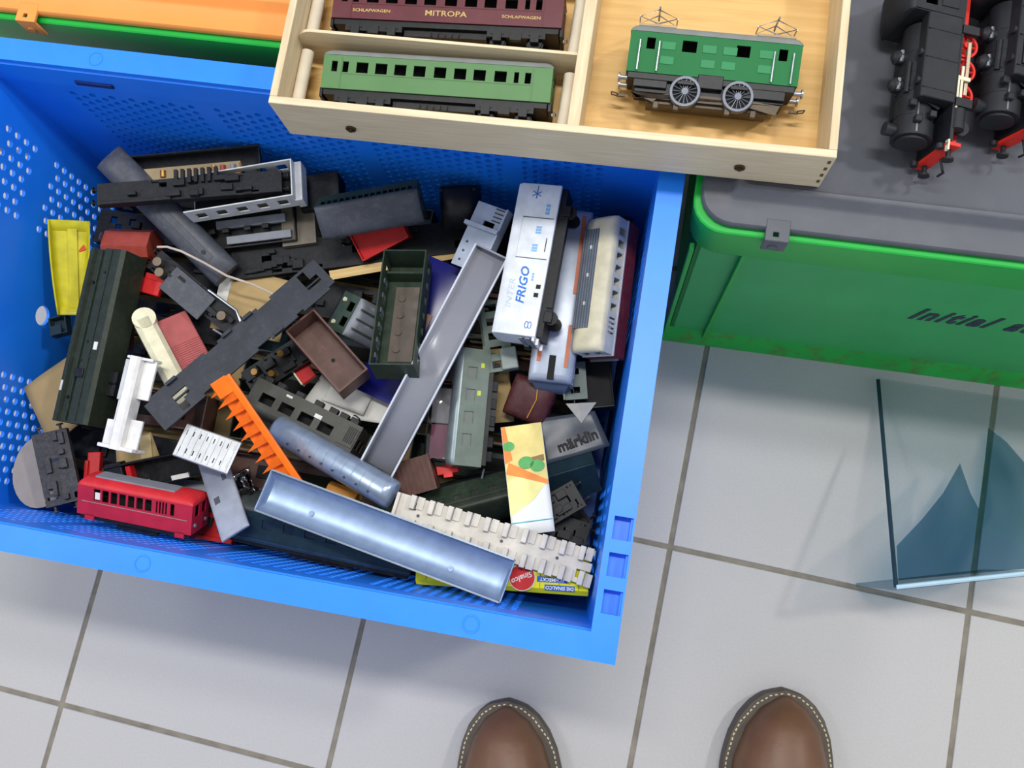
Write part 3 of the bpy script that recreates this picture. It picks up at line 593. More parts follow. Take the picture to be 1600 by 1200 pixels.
# ------------------------------------------------------------------ brown leather shoes
leather = mat('brown_leather', (104, 72, 52), 0.42, var=0.16, scale=30, bump=0.12, dust=0.12, dustcol=(132, 98, 74)); soleM = mat('sole_rubber', (84, 76, 68), 0.6, var=0.15); stitchM = mat('stitch', (216, 200, 164), 0.7); laceM = mat('lace', (44, 36, 32), 0.8)
def shoe(tip, ang, mirror, label):
    r = empty('shoe', yaw(tip.x, tip.y, 0, ang)); tag(r, label, 'shoe', None)
    # outline half widths along the length, toe tip at y=0 running to -y
    prof = [(0.0, 0.0), (0.004, 0.017), (0.012, 0.029), (0.026, 0.040), (0.045, 0.048), (0.07, 0.053), (0.10, 0.053), (0.13, 0.048), (0.17, 0.041), (0.21, 0.039), (0.25, 0.038), (0.28, 0.032), (0.295, 0.019), (0.30, 0.0)]
    def hw(y):
        for (a, b), (c, d) in zip(prof, prof[1:]):
            if a <= y <= c: return b + (d - b) * (y - a) / (c - a)
        return 0
    cx = lambda y: mirror * 0.010 * math.sin(min(1, y / 0.30) * math.pi) - mirror * 0.004
    ysamp = [0.30 * (1 - math.cos(math.pi * i / 36)) / 2 for i in range(37)]
    def outline(off, sc=1.0): return [(cx(y) + (hw(y) + off) * 1.0, -y + (off if y < 0.004 else (-off if y > 0.296 else 0))) for y in ysamp] + [(cx(y) - (hw(y) + off), -y + (off if y < 0.004 else (-off if y > 0.296 else 0))) for y in ysamp[-2:0:-1]]
    s = M(); s.loft([[(x, y, z) for x, y in outline(o)] for o, z in ((-0.002, 0.0), (0.0, 0.003), (0.0, 0.020), (-0.001, 0.022))]); s.build('sole', soleM, r)
    # upper: cross-sections
    hts = [(0.0, 0.024), (0.004, 0.036), (0.012, 0.047), (0.03, 0.057), (0.06, 0.063), (0.09, 0.068), (0.12, 0.078), (0.15, 0.092), (0.18, 0.105), (0.21, 0.118), (0.25, 0.125), (0.28, 0.122), (0.297, 0.105)]
    secs = []
    for y, h in hts:
        w = max(0.004, hw(min(0.296, max(0.0015, y))) - 0.007); ww = w
        secs.append([(cx(y) + a, -y - 0.006 + (0 if y < 0.25 else 0.010), 0.019 + b) for a, b in arc(2 * ww, h - 0.019, 16, 2.5)])
    u = M(); u.loft(secs, True, True, closed=False); u.build('upper', leather, r)
    st = M(); pts = [(y, sd) for sd in (-1, 1) for y in [0.0005 + 0.004 * k for k in range(74)]]
    prev = None
    for sd in (-1, 1):
        d = 0.0; last = None; yy = 0.0004
        while yy < 0.29:
            p = Vector((cx(yy) + sd * (hw(yy) - 0.0035), -yy - 0.0030 * (1 if yy < 0.03 else 0), 0.0222))
            if last is None or (p - last).length > 0.0046:
                if last is not None:
                    dr = (p - last).normalized(); st.tube([p - dr * 0.0013, p + dr * 0.0013], 0.0007, 5)
                last = p
            yy += 0.0002
    st.build('stitching', stitchM, r)
    for k in range(5):
        y = 0.125 + 0.018 * k; z = 0.083 + 0.0105 * k
        M().tube([(cx(y) - 0.022, -y, z - 0.012), (cx(y) - 0.010, -y, z - 0.001), (cx(y) + 0.010, -y + 0.004, z), (cx(y) + 0.022, -y + 0.006, z - 0.012)], 0.0022, 8).build('lace', laceM, r)
    M().loft([[(cx(y) + a, -y - 0.006, 0.021 + b) for a, b in arc(2 * w, h, 14, 2.5)] for y, w, h in ((0.098, 0.020, 0.052), (0.13, 0.024, 0.066), (0.17, 0.026, 0.083))], True, True, closed=False).build('tongue', leather, r)
    M().prismz([(cx(0.24) + 0.030 * math.cos(t), -0.245 + 0.048 * math.sin(t)) for t in [2 * math.pi * k / 20 for k in range(20)]], 0.09, 0.128).build('collar', leather, r, bev=0.006)
tl = at(800, 1094, 0.02); tr = at(1220, 1076, 0.02)
shoe(tl, math.radians(8), 1, 'brown leather shoe with cream welt stitching, toe beside the blue crate corner')
shoe(tr, math.radians(9), -1, 'brown leather shoe with cream welt stitching, standing well clear of the blue crate')

# ------------------------------------------------------------------ the pile in the blue crate
G_ = 'loose model train parts in the blue crate'
def pm(name, c, **k): return mat(name, c, **dict(dict(rough=0.45, var=0.12, scale=90, dust=0.14, dustcol=(125, 120, 112)), **k))
dgreen = pm('dark_green', (42, 56, 44)); olive = pm('olive_dark', (34, 42, 32), dust=0.3, dustcol=(72, 84, 66)); teal = pm('dark_teal', (30, 50, 58), dust=0.2, dustcol=(60, 84, 92)); olv2 = pm('olive_grey', (64, 64, 58), dust=0.1)
dgrey = pm('dark_grey', (68, 71, 80), dust=0.3); grey = pm('mid_grey', (128, 131, 140)); pale = pm('pale_grey', (208, 209, 206)); white = pm('off_white', (226, 224, 220), dust=0.08); cream = pm('cream', (226, 220, 188), dust=0.08)
silver = pm('silver_paint', (158, 174, 196), rough=0.3, metal=0.55, dust=0.06); silverb = pm('silver_blue', (128, 148, 178), rough=0.34, metal=0.35, dust=0.06); alu = pm('aluminium', (186, 188, 190), rough=0.4, metal=0.6, dust=0.05)
brown = pm('wagon_brown', (92, 62, 54)); rust = pm('brick_red', (158, 66, 52)); rose = pm('rose_red', (170, 84, 84)); yellow = pm('yellow_plastic', (206, 196, 40), rough=0.35, dust=0.04); orange = pm('orange_plastic', (255, 112, 12), rough=0.35, dust=0.02); ochre = pm('ochre', (206, 138, 56))
beige = pm('beige_plastic', (204, 198, 188), dust=0.12, dustcol=(160, 148, 128)); carm = pm('carmine', (178, 34, 58), dust=0.1, dustcol=(150, 90, 95)); dred = pm('dark_maroon', (74, 34, 36)); navy = mat('navy_foil', (24, 26, 110), 0.25, var=0.1, scale=40); ggreen = pm('grey_green', (92, 106, 96)); paleb = pm('pale_blue_grey', (172, 182, 200))
board = mat('cardboard', (176, 150, 104), 0.8, var=0.08, scale=40); paper = mat('paper', (214, 212, 206), 0.7, var=0.04, scale=60); cling = clear_mat('clear_film', (222, 222, 226), 1.8); smoke_c = clear_mat('smoky_plastic', (150, 150, 158), 2.0)
black_p = mat('black_print', (24, 24, 28), 0.6); blue_p = mat('blue_print', (52, 116, 196), 0.6); teal_p = mat('teal_print', (60, 170, 180), 0.6); rail_line = mat('line_grey', (150, 142, 138), 0.5)

_before = set(bpy.data.objects)
# carton that fills the lower half of the crate, and the dark cars lying on it
ct = cw(0.3, 0.2, 0.0127); carton = empty('carton', yaw(ct.x, ct.y, ct.z, CY)); tag(carton, 'brown cardboard carton lying underneath the train parts in the blue crate', 'carton')
M().box(-0.235, 0.235, -0.145, 0.145, 0, 0.118).build('body', board, carton, bev=0.002)
for s in (-1, 1): M().box(-0.235, 0.235, 0.001 if s > 0 else -0.145, 0.145 if s > 0 else -0.001, 0.118, 0.1205).build('flap', board, carton)
fill = [('dgreen', dgreen), ('black', black), ('brown', brown), ('teal', teal)]
rnd = random.Random(11); k = 0
for ix in range(3):
    for iy in range(8):
        kind = rnd.choice(('shell', 'shell', 'frame')); mn, fm = fill[rnd.randrange(4)] if kind == 'shell' else ('black', blackd)
        p = cw(0.122 + 0.178 * ix + rnd.uniform(-0.003, 0.003), 0.051 + 0.0425 * iy, 0.134); ln = 0.166 - rnd.uniform(0, 0.02)
        words = {'dgreen': 'dark green', 'black': 'black', 'brown': 'brown', 'teal': 'dark blue-green'}[mn]
        e = empty('carriage_shell' if kind == 'shell' else 'wagon_underframe', yaw(p.x, p.y, p.z, CY + rnd.uniform(-0.03, 0.03)))
        if kind == 'shell':
            tag(e, words + ' carriage body half buried deep under the other train parts', 'train part', words + ' bodies deep in the crate'); tray(e, ln, 0.034, 0.026, fm, n=6, zw=(0.3, 0.65))
            M().box(-ln * 0.3, ln * 0.3, -0.006, 0.006, 0.001, 0.004).build('seat_insert', dark, e)
        else:
            tag(e, 'black wagon underframe half buried deep under the other train parts', 'train part', 'underframes deep in the crate'); chassis(e, ln, 0.034, 0.022, fm, seed=40 + ix * 8 + iy)

# --- far-left corner
r, L = thing('carriage_roof', 'black rounded carriage shell holding a tan circuit strip, against the far crate wall', 'train part', (190, 258, 0.232), (412, 238, 0.232), roll=8, zr=0.012)
trough(r, L, 0.036, 0.015, blackd, up=True, e=0.010)
M().box(-L * 0.34, L * 0.36, -0.006, 0.006, 0.010, 0.012).build('circuit_strip', mat('tan_board', (150, 132, 98), 0.6, dust=0.2), r)
for x, m in ((-0.18, brass), (0.18, brass), (0.24, rust), (0.31, grey)): M().cyl((x * L, -0.003, 0.0125), (x * L, 0.003, 0.0125), 0.0026, 10).build('coil', m, r)
M().tube([(L * 0.36, 0.004, 0.012), (L * 0.38, -0.004, 0.015), (L * 0.30, -0.012, 0.012)], 0.0012).build('wire', pm('copper', (140, 88, 52)), r)
r, L = thing('carriage_shell', 'pale grey open carriage shell with a black frame lying inside it', 'train part', (286, 304, 0.240), (456, 276, 0.243), roll=-4, zr=0.020)
tray(r, L, 0.036, 0.020, pale, n=5, end=(False, True)); M().box(-L * 0.46, L * 0.46, -0.015, 0.015, 0.002, 0.005).build('floor_insert', dark, r)
M().box(L / 2 - 0.001, L / 2 + 0.006, -0.019, 0.019, -0.002, 0.012).build('end_bulkhead', pale, r, bev=0.0006)
r, L = thing('carriage_roof', 'long dark grey carriage roof lying diagonally in the far corner of the crate', 'train part', (163, 240, 0.247), (352, 428, 0.212), zr=0.0105)
trough(r, L, 0.028, 0.0105, dgrey, p=2.6, e=0.016, t=0.0012); M().box(-L * 0.05, L * 0.38, -0.0035, 0.0035, 0.0095, 0.0112).build('rib', dgrey, r, bev=0.0005)
M().cyl((L * 0.32, 0, 0.010), (L * 0.32, 0, 0.0116), 0.0022, 10).build('vent', black, r)
r, L = thing('locomotive_chassis', 'black locomotive frame with a ribbed grille lying across the pale grey shell', 'train part', (152, 304, 0.256), (440, 282, 0.238), zr=0.010)
chassis(r, L, 0.020, 0.010, blackd, seed=3, boxes=9)
for q in range(7): M().cb((-L * 0.07 + q * 0.0058, 0.010, 0.0115), (0.003, 0.013, 0.004)).build('grille_bar', blackd, r)
M().box(-L * 0.48, -L * 0.1, -0.011, -0.008, 0.004, 0.013).build('side_plate', blackd, r, bev=0.0005)
r, L = thing('wagon_underframe', 'black wagon underframe with two grey inner plates below the pale grey shell', 'train part', (305, 365, 0.205), (460, 346, 0.205), roll=10, zr=0.012)
tray(r, L, 0.034, 0.012, black); M().box(-L * 0.30, L * 0.40, 0.002, 0.010, 0.003, 0.0085).build('grey_plate', grey, r, bev=0.0006); M().box(-L * 0.2, L * 0.45, -0.0135, -0.006, 0.003, 0.0105).build('grey_plate', grey, r, bev=0.0006)
for x in (-0.34, -0.2, 0.02, 0.2): M().cb((x * L, 0.0, 0.008), (0.006, 0.004, 0.006)).build('axle_box', black, r)
r, L = thing('packing_box', 'small smoky brown plastic box between two dark carriages', 'box', (440, 352, 0.198), (492, 345, 0.198), zr=0.02)
tray(r, L, 0.042, 0.02, pm('smoky_brown', (112, 104, 92), rough=0.3)); M().box(-L / 2, L / 2, -0.021, 0.021, 0.018, 0.0195).build('lid', MATS['smoky_brown'], r)
r, L = thing('box_wagon', 'matt black wagon body against the perforated far wall of the crate', 'train part', (470, 298, 0.205), (530, 290, 0.205), zr=0.026)
tray(r, L, 0.034, 0.026, blackd); M().box(-L / 2, L / 2, -0.017, 0.017, 0.024, 0.0262).build('cover', blackd, r, bev=0.001)
W, H = 0.030, 0.032
r, L = thing('carriage', 'dark green carriage with a close row of windows below the wooden box', 'train part', (497, 353, 0.246), (657, 324, 0.246), roll=42, zr=H)
coach(r, L, W, H, dgreen, dgrey, black, n=15, zw=(0.5, 0.85), wf=0.72, rf=0.16, bog=False)
r, L = thing('open_wagon', 'small red open wagon half hidden under a dark green carriage', 'train part', (556, 388, 0.207), (628, 350, 0.214), roll=18, zr=0.018)
tray(r, L, 0.026, 0.018, redb); M().box(-L * 0.47, L * 0.47, -0.0115, 0.0115, 0.001, 0.015).build('load', redb, r); M().box(-L * 0.45, L * 0.45, -0.010, 0.010, -0.004, 0.0).build('underframe', black, r)
r, L = thing('tender_shell', 'black arched tender shell with an open end facing the pile', 'train part', (720, 345, 0.216), (716, 282, 0.234), zr=0.026)
b = M(); b.loft([[(x, y, z) for y, z in arc(0.034, 0.026, 14, 3.2)] for x in (-L / 2, L / 2)], False, False, closed=False); b.build('body', black, r, solid=0.0022)
M().box(L / 2 - 0.002, L / 2, -0.016, 0.016, 0, 0.023).build('end_wall', dark, r); M().box(-L * 0.5, L * 0.4, 0.0145, 0.0165, 0.002, 0.012).build('grey_liner', dgrey, r); M().box(-L * 0.55, -L * 0.3, -0.017, -0.012, 0.001, 0.006).build('red_bracket', rust, r)
r, L = thing('wagon_underframe', 'very long black underframe running under the dark green open shell', 'train part', (362, 412, 0.192), (742, 366, 0.192), zr=0.010)
chassis(r, L, 0.031, 0.010, blackd, seed=9, holes=7, boxes=14)
r, L = thing('wood_strip', 'thin strip of bare wood beside the long black underframe', 'wood strip', (518, 430, 0.190), (728, 394, 0.190), roll=20, zr=0.004)
M().box(-L / 2, L / 2, -0.0042, 0.0042, 0, 0.004).build('strip', wood_mat('strip_wood', (206, 170, 104), (232, 202, 142), 0), r, bev=0.0004)
for s in (-1, 1): M().box(s * L / 2 - 0.0015, s * L / 2 + 0.0015, -0.0043, 0.0043, -0.0001, 0.0041).build('sawn_end', MATS['strip_wood'], r)

# --- left side
r, L = thing('carriage', 'dark olive carriage lying on its side along the left crate wall', 'train part', (167, 388, 0.236), (106, 660, 0.230), roll=12, zr=0.030)
W = 0.038
b = M(); b.prism([(W * 0.5, 0), (W * 0.5, 0.027), (W * 0.42, 0.030), (-W * 0.02, 0.030), (-W * 0.06, 0.0265), (-W * 0.32, 0.0265), (-W * 0.36, 0.030), (-W * 0.46, 0.030), (-W * 0.5, 0.026), (-W * 0.5, 0)], -L / 2, L / 2); b.build('body', olive, r)
M().box(-L * 0.49, L * 0.49, -W * 0.16, -W * 0.14, 0.0262, 0.0285).build('rib', dgreen, r)
for x, y in ((-0.36, 0.1), (-0.3, -0.2), (0.04, 0.05), (0.15, -0.02), (0.36, -0.2)): M().cyl((x * L, y * W, 0.0255), (x * L, y * W, 0.0304), 0.0014, 8).build('peg_hole', dark, r)
M().cb((L * 0.06, W * 0.3, 0.0301), (0.007, 0.004, 0.0006)).build('white_sticker', white, r); M().cb((L * 0.22, W * 0.02, 0.030), (0.008, 0.009, 0.003)).build('coupling_pocket', black, r, bev=0.0005)
for x in (0.18, 0.24): M().box(x * L, x * L + 0.012, W * 0.5, W * 0.5 + 0.008, 0.010, 0.014).build('step', blackd, r)
M().box(-L * 0.49, L * 0.49, W * 0.18, W * 0.2, 0.0298, 0.0308).build('rib', olive, r); M().cb((L * 0.30, -W * 0.42, 0.0302), (0.009, 0.002, 0.0006)).build('scratch', pale, r)
r, L = thing('boat_shell', 'bright yellow boat-shaped shell against the perforated left wall', 'train part', (108, 345, 0.212), (112, 492, 0.190), roll=-28, zr=0.008)
secs = []
for q in range(11):
    s = q / 10; x = -L / 2 + L * s; w = 0.034 * (1 - 0.35 * s * s); secs.append([(x, y, z) for y, z in [(a, 0.012 - c) for a, c in arc(w, 0.012 * (0.15 if q in (0, 10) else 1), 12, 4)]])
M().loft(secs, False, False, closed=False).build('shell', yellow, r, solid=0.0014); M().box(-L * 0.42, L * 0.42, -0.002, 0.006, 0.001, 0.0035).build('inner_rib', yellow, r)
r, L = thing('closed_wagon', 'brick red closed wagon with a pitched top behind the olive carriage', 'train part', (160, 372, 0.205), (232, 374, 0.205), roll=-14, zr=0.026)
b = M(); b.prism([(0.015, 0), (0.015, 0.019), (0.008, 0.026), (-0.008, 0.026), (-0.015, 0.019), (-0.015, 0)], -L / 2, L / 2); b.build('body', rust, r)
M().box(-L * 0.5, L * 0.5, -0.0125, 0.0125, -0.003, 0.0005).build('underframe', black, r); M().box(-L * 0.52, -L * 0.50, -0.004, 0.004, 0.004, 0.030).build('brake_post', dgrey, r)
r, L = thing('motor_bogie', 'black motor bogie with a grey cover plate and bare metal bracket', 'train part', (238, 402, 0.214), (366, 510, 0.208), zr=0.012)
chassis(r, L, 0.020, 0.008, blackd, seed=21, boxes=10); M().box(-L * 0.27, L * 0.20, -0.017, 0.008, 0.010, 0.012).build('cover_plate', dgrey, r, bev=0.0004)
M().tube([(L * 0.1, 0.010, 0.012), (L * 0.42, 0.012, 0.012), (L * 0.52, 0.006, 0.010), (L * 0.50, -0.012, 0.009), (L * 0.36, -0.014, 0.009)], 0.0013, 8).build('bracket', steel, r)
for x, y in ((-0.42, 0.0), (-0.34, -0.006), (0.36, 0.0)): M().cyl((x * L, y, 0.009), (x * L, y, 0.016), 0.0042, 12).build('gear', mat('gear', (104, 92, 78), 0.4, 0.5), r)
r, L = thing('cord', 'thin beige cord stretched over the dark roof and underframe', 'cord', (246, 386, 0.231), (432, 462, 0.214))
M().tube([(-L / 2, 0, 0), (-L * 0.42, 0.003, 0.0032), (-L * 0.3, 0.004, 0.0045), (-L * 0.1, 0.002, 0.0055), (0.1 * L, -0.001, 0.0045), (0.3 * L, 0.001, 0.002), (L / 2, 0.0, 0)], 0.0011, 8).build('strand', mat('cord_beige', (186, 172, 158), 0.8), r); M().cyl((L / 2 - 0.002, 0, -0.001), (L / 2 + 0.002, 0, 0.001), 0.0016, 8).build('knot', MATS['cord_beige'], r)
r, L = thing('railcar_shell', 'cream railcar body with a ribbed rose red roof half covered by black plate', 'train part', (224, 495, 0.222), (285, 612, 0.222), roll=-20, zr=0.024)
b = M(); b.prism([(-0.010, 0), (-0.010, 0.020), (-0.006, 0.024), (0.004, 0.024), (0.008, 0.020), (0.010, 0)], -L / 2, L / 2); b.build('body', cream, r, bev=0.0008)
M().box(-L * 0.46, L * 0.46, 0.008, 0.036, 0.004, 0.012).build('roof', rose, r, bev=0.001)
for q in range(20): M().box(-L * 0.10 + q * L * 0.026, -L * 0.10 + q * L * 0.026 + 0.0009, 0.009, 0.035, 0.0118, 0.0126).build('roof_rib', rose, r)
M().cyl((-L / 2 + 0.001, 0, 0.002), (-L / 2 + 0.001, 0, 0.024), 0.0102, 20).build('rounded_end', cream, r); M().cyl((L / 2, -0.006, 0.004), (L / 2, -0.006, 0.0235), 0.0090, 20).build('rounded_end', cream, r)
r, L = thing('wagon_insert', 'white plastic wagon insert with square cut-outs beside the olive carriage', 'train part', (211, 556, 0.252), (176, 702, 0.246), roll=8, zr=0.022)
b = M(); b.prism([(0.005, 0.008), (0.005, 0.020), (0.003, 0.022), (-0.004, 0.022), (-0.006, 0.020), (-0.006, 0.008)], -L / 2, L / 2); b.build('spine', white, r)
for x0, x1, y0, y1 in ((-0.48, -0.06, 0.005, 0.017), (0.16, 0.5, 0.005, 0.017), (0.20, 0.5, -0.018, -0.006)): M().box(x0 * L, x1 * L, y0, y1, 0.012, 0.0145).build('side_panel', white, r, bev=0.0005)
M().box(0.46 * L, 0.5 * L, -0.018, 0.017, 0.002, 0.020).build('end_wall', white, r, bev=0.0006); M().box(-0.46 * L, -0.02 * L, -0.016, -0.006, 0.010, 0.012).build('side_panel', pale, r, bev=0.0005); M().box(-0.02 * L, 0.2 * L, -0.012, -0.006, 0.012, 0.014).build('side_panel', white, r)
for q in range(5): M().cb((0.26 * L + q * 0.0042, -0.0181, 0.010), (0.002, 0.0006, 0.003)).build('slot', dgrey, r)
M().box(-0.5 * L, -0.47 * L, -0.010, 0.016, 0.006, 0.019).build('end_wall', white, r, bev=0.0006)
r, L = thing('underframe_plate', 'long black slotted underframe plate lying diagonally over the pile', 'train part', (240, 652, 0.258), (508, 424, 0.240), zr=0.004)
W = 0.031; nx = 26; xs = [-L / 2 + L * i / nx for i in range(nx + 1)]; ys = [-W / 2, -W * 0.42, -W * 0.12, W * 0.12, W * 0.42, W / 2]
hs = {(3, 2), (3, 1), (4, 2), (23, 2), (23, 3), (24, 2), (9, 4), (10, 4), (17, 4), (18, 4), (14, 0), (15, 0), (6, 0), (20, 0), (25, 0), (0, 4)}
M().gp(xs, ys, lambda i, j: (i, j) in hs, 0.002, 0.004).build('plate', mat('black_blue', (36, 40, 50), 0.42, var=0.2, scale=60, dust=0.2, dustcol=(88, 92, 100)), r)
for x, y in ((-0.02, 0.47), (0.1, 0.47), (-0.2, -0.46), (0.16, -0.46), (-0.34, 0.46)): M().cb((x * L, y * W, 0.0042), (0.010, 0.003, 0.005)).build('bracket', MATS['black_blue'], r, bev=0.0004)
M().box(-L / 2, L / 2, -W * 0.02, W * 0.02, 0.0, 0.0022).build('keel', MATS['black_blue'], r)
r, L = thing('notched_strip', 'bright orange plastic strip with a row of pointed teeth', 'train part', (342, 594, 0.271), (458, 764, 0.238), roll=0, zr=0.012)
b = M(); b.prism([(0.008, 0.0), (0.010, 0.012), (0.008, 0.0128), (0.0045, 0.0122), (0.0045, 0.0)], -L / 2, L / 2); b.build('spine', orange, r)
nt_ = 10
for q in range(nt_):
    x = -L / 2 + L * (q + 0.1) / nt_; w = L / nt_ * 0.92
    M().loft([[(x, 0.0055, 0.0125), (x + w * 0.9, 0.0055, 0.0095), (x + w * 0.75, -0.016, 0.004)], [(x, 0.0055, 0.0105), (x + w * 0.9, 0.0055, 0.0075), (x + w * 0.75, -0.016, 0.0025)]]).build('tooth', orange, r, smooth=False)
M().box(-L / 2 - 0.001, -L / 2 + 0.014, -0.008, 0.006, 0.009, 0.0122).build('end_plate', orange, r, bev=0.0006); M().box(-L / 2, L / 2, -0.008, 0.006, 0.001, 0.0024).build('floor_strip', orange, r)
r, L = thing('perforated_roof', 'shiny silver slotted roof piece beside the orange strip', 'train part', (281, 686, 0.246), (366, 716, 0.246), roll=-8, zr=0.006)
W = 0.027; b = M(); xs, hs = bays(-L / 2, L / 2, 8, 0.16); ys = [-W / 2, -W * 0.36, -W * 0.2, W * 0.2, W * 0.36, W / 2]; hs = {h for h in hs}
b.gp(xs, ys, lambda i, j: i in hs and j in (1, 3), 0.005, 0.006); b.build('plate', alu, r)
for s in (-1, 1): M().cyl((-L / 2, s * W * 0.48, 0.0045), (L / 2, s * W * 0.48, 0.0045), 0.0016, 10).build('rolled_edge', alu, r)
for q in range(9): M().box(-L / 2 + L * (q + 0.5) / 9 - 0.0004, -L / 2 + L * (q + 0.5) / 9 + 0.0004, -W * 0.46, W * 0.46, 0.0058, 0.0066).build('seam', alu, r)
r, L = thing('bogie', 'charcoal bogie casting leaning in the near-left corner of the crate', 'train part', (74, 682, 0.206), (98, 795, 0.198), roll=-12, zr=0.010)
chassis(r, L, 0.030, 0.010, mat('charcoal', (58, 58, 62), 0.6, var=0.3, scale=200, dust=0.5, dustcol=(104, 100, 98)), seed=33, boxes=9, holes=3)
r, L = thing('cardboard_sheet', 'tan cardboard sheet sticking out beside the olive carriage', 'cardboard', (22, 607, 0.178), (125, 620, 0.178))
sheet('sheet', r, [(-L / 2, 0.002), (L * 0.1, -0.05), (L / 2, -0.02), (L * 0.25, 0.05)], board, t=0.0012, wave=0.0006); M().box(-L * 0.1, L * 0.2, -0.012, 0.012, -0.004, -0.001).build('folded_edge', board, r)
r, L = thing('card_disc', 'round pale grey card in the near-left corner of the crate', 'card', (30, 750, 0.176), (90, 750, 0.176))
M().prismz([(0.027 * math.cos(t), 0.034 * math.sin(t) - 0.004) for t in [2 * math.pi * q / 28 for q in range(28)]], 0, 0.0012).build('disc', mat('grey_card', (168, 158, 144), 0.8, var=0.06), r); M().prismz([(0.006 * math.cos(t), 0.006 * math.sin(t) - 0.004) for t in [2 * math.pi * q / 16 for q in range(16)]], 0.0011, 0.0015).build('centre_ring', MATS['grey_card'], r)
W, H = 0.029, 0.032
r, L = thing('railbus', 'red railbus with grey roof lying against the near crate wall', 'train part', (115, 800, 0.243), (294, 836, 0.243), roll=-68, yr=-W / 2, zr=H * 0.45)
wins = [(L * a, L * (a + 0.058)) for a in (-0.36, -0.285, -0.21, -0.135, -0.06, 0.015, 0.09)] + [(L * a, L * (a + 0.016)) for a in (0.185, 0.212, 0.239, 0.266)] + [(L * 0.31, L * 0.345)]
bo, ro = coach(r, L, W, H, carm, pm('red_top', (204, 38, 46)), black, wins=wins, zw=(0.54, 0.94), rf=0.2, bog=False, endwin=True)
M().box(-L * 0.40, L * 0.30, -0.007, 0.007, H - 0.0015, H + 0.0006).build('roof_panel', grey, r, bev=0.0005)
for s in (-1, 1): M().box(-L * 0.46, L * 0.46, s * W / 2 - 0.0004, s * W / 2 + 0.0004, H * 0.37, H * 0.385).build('waist_line', rail_line, r)
for y in (-0.009, 0.009): M().cyl((L / 2, y, 0.007), (L / 2 + 0.0012, y, 0.007), 0.0016, 10).build('headlamp', grey, r)
for x in (-0.43, 0.36): M().box(x * L, (x + 0.08) * L, -W / 2, W / 2, -0.004, 0.001).build('door_step', carm, r)
M().cb((-L * 0.33, -W * 0.44, H * 0.55), (0.005, 0.001, 0.006)).build('paper_patch', white, r)
r, L = thing('brake_lever', 'small upright red plastic piece above the railbus', 'train part', (147, 706, 0.186), (142, 775, 0.186), zr=0.006)
b = M(); b.box(-L / 2, L / 2, -0.006, 0.006, 0, 0.006); b.build('stem', redb, r, bev=0.0008); M().box(-L * 0.3, L * 0.1, -0.007, -0.004, 0.002, 0.008).build('flange', redb, r)
r, L = thing('locomotive_chassis', 'dark open locomotive frame with red and white bits above the railbus', 'train part', (165, 752, 0.198), (312, 722, 0.204), roll=16, zr=0.012)
tray(r, L, 0.024, 0.012, blackd, end=(True, False)); M().box(-L * 0.28, -L * 0.23, -0.009, 0.009, 0.002, 0.010).build('red_block', redb, r); M().box(-L * 0.16, -L * 0.06, -0.010, -0.006, 0.010, 0.0125).build('white_chip', white, r); M().box(L * 0.18, L * 0.36, -0.011, -0.007, 0.010, 0.0125).build('white_chip', white, r)
chs = M().box(-L * 0.5, -L * 0.32, -0.014, 0.014, 0.0, 0.010); chs.build('cylinder_block', blackd, r, bev=0.001)
r, L = thing('sheet_panel', 'flat blue-grey metal panel behind the red railbus', 'train part', (212, 776, 0.176), (352, 786, 0.176)); M().box(-L / 2, L / 2, -0.018, 0.018, 0, 0.0016).build('panel', pm('slate', (132, 140, 150)), r); M().box(-L / 2, L / 2, 0.0165, 0.018, 0, 0.005).build('lip', MATS['slate'], r)
r, L = thing('boiler_shell', 'dark green locomotive boiler shell behind the red railbus', 'train part', (245, 782, 0.196), (335, 806, 0.196), zr=0.012)
M().cyl((-L / 2, 0, 0.006), (L * 0.4, 0, 0.006), 0.0085, 18).build('boiler', dgreen, r); M().cyl((-L * 0.2, 0, 0.012), (-L * 0.2, 0, 0.018), 0.003, 10).build('chimney', dgreen, r); M().box(L * 0.2, L / 2, -0.010, 0.010, -0.002, 0.015).build('cab', dgreen, r, bev=0.0008)
r, L = thing('locomotive_chassis', 'red locomotive frame with a black gear beside the railbus front', 'train part', (300, 828, 0.200), (362, 838, 0.200), zr=0.012)
M().box(-L / 2, L / 2, -0.012, -0.008, 0, 0.010).build('side_frame', redb, r, bev=0.0006); M().box(-L / 2, L / 2, 0.008, 0.012, 0, 0.013).build('side_frame', redb, r, bev=0.0006); M().box(-L * 0.4, L * 0.4, -0.010, 0.010, 0.001, 0.006).build('cross_block', redb, r); M().cyl((L * 0.25, -0.003, 0.007), (L * 0.25, 0.003, 0.007), 0.0065, 14).build('gear', black, r)
r, L = thing('roof_strip', 'narrow flat grey roof strip leaning beside the dark blue-green carriage', 'train part', (328, 712, 0.216), (366, 832, 0.256), zr=0.003)
trough(r, L, 0.025, 0.003, pm('light_slate', (154, 160, 174)), p=5, t=0.001, ends=(False, True)); M().box(-L * 0.2, -L * 0.12, 0.004, 0.008, 0.0026, 0.0036).build('smudge_plate', dgrey, r); M().box(L * 0.02, L * 0.10, -0.008, -0.003, 0.0026, 0.0036).build('smudge_plate', dgrey, r)
r, L = thing('plastic_wrap', 'small crumpled clear plastic wrap next to the grey roof strip', 'plastic wrap', (372, 738, 0.222), (390, 778, 0.226)); sheet('film', r, [(-L / 2, -0.009), (L / 2, -0.008), (L / 2, 0.007), (-L / 2, 0.010)], cling, t=0.0003, wave=0.0018, seed=4, n=14); sheet('fold', r, [(-L * 0.4, -0.004), (L * 0.4, -0.006), (L * 0.3, 0.004), (-L * 0.4, 0.006)], cling, z=0.002, t=0.0003, wave=0.0016, seed=5, n=12)

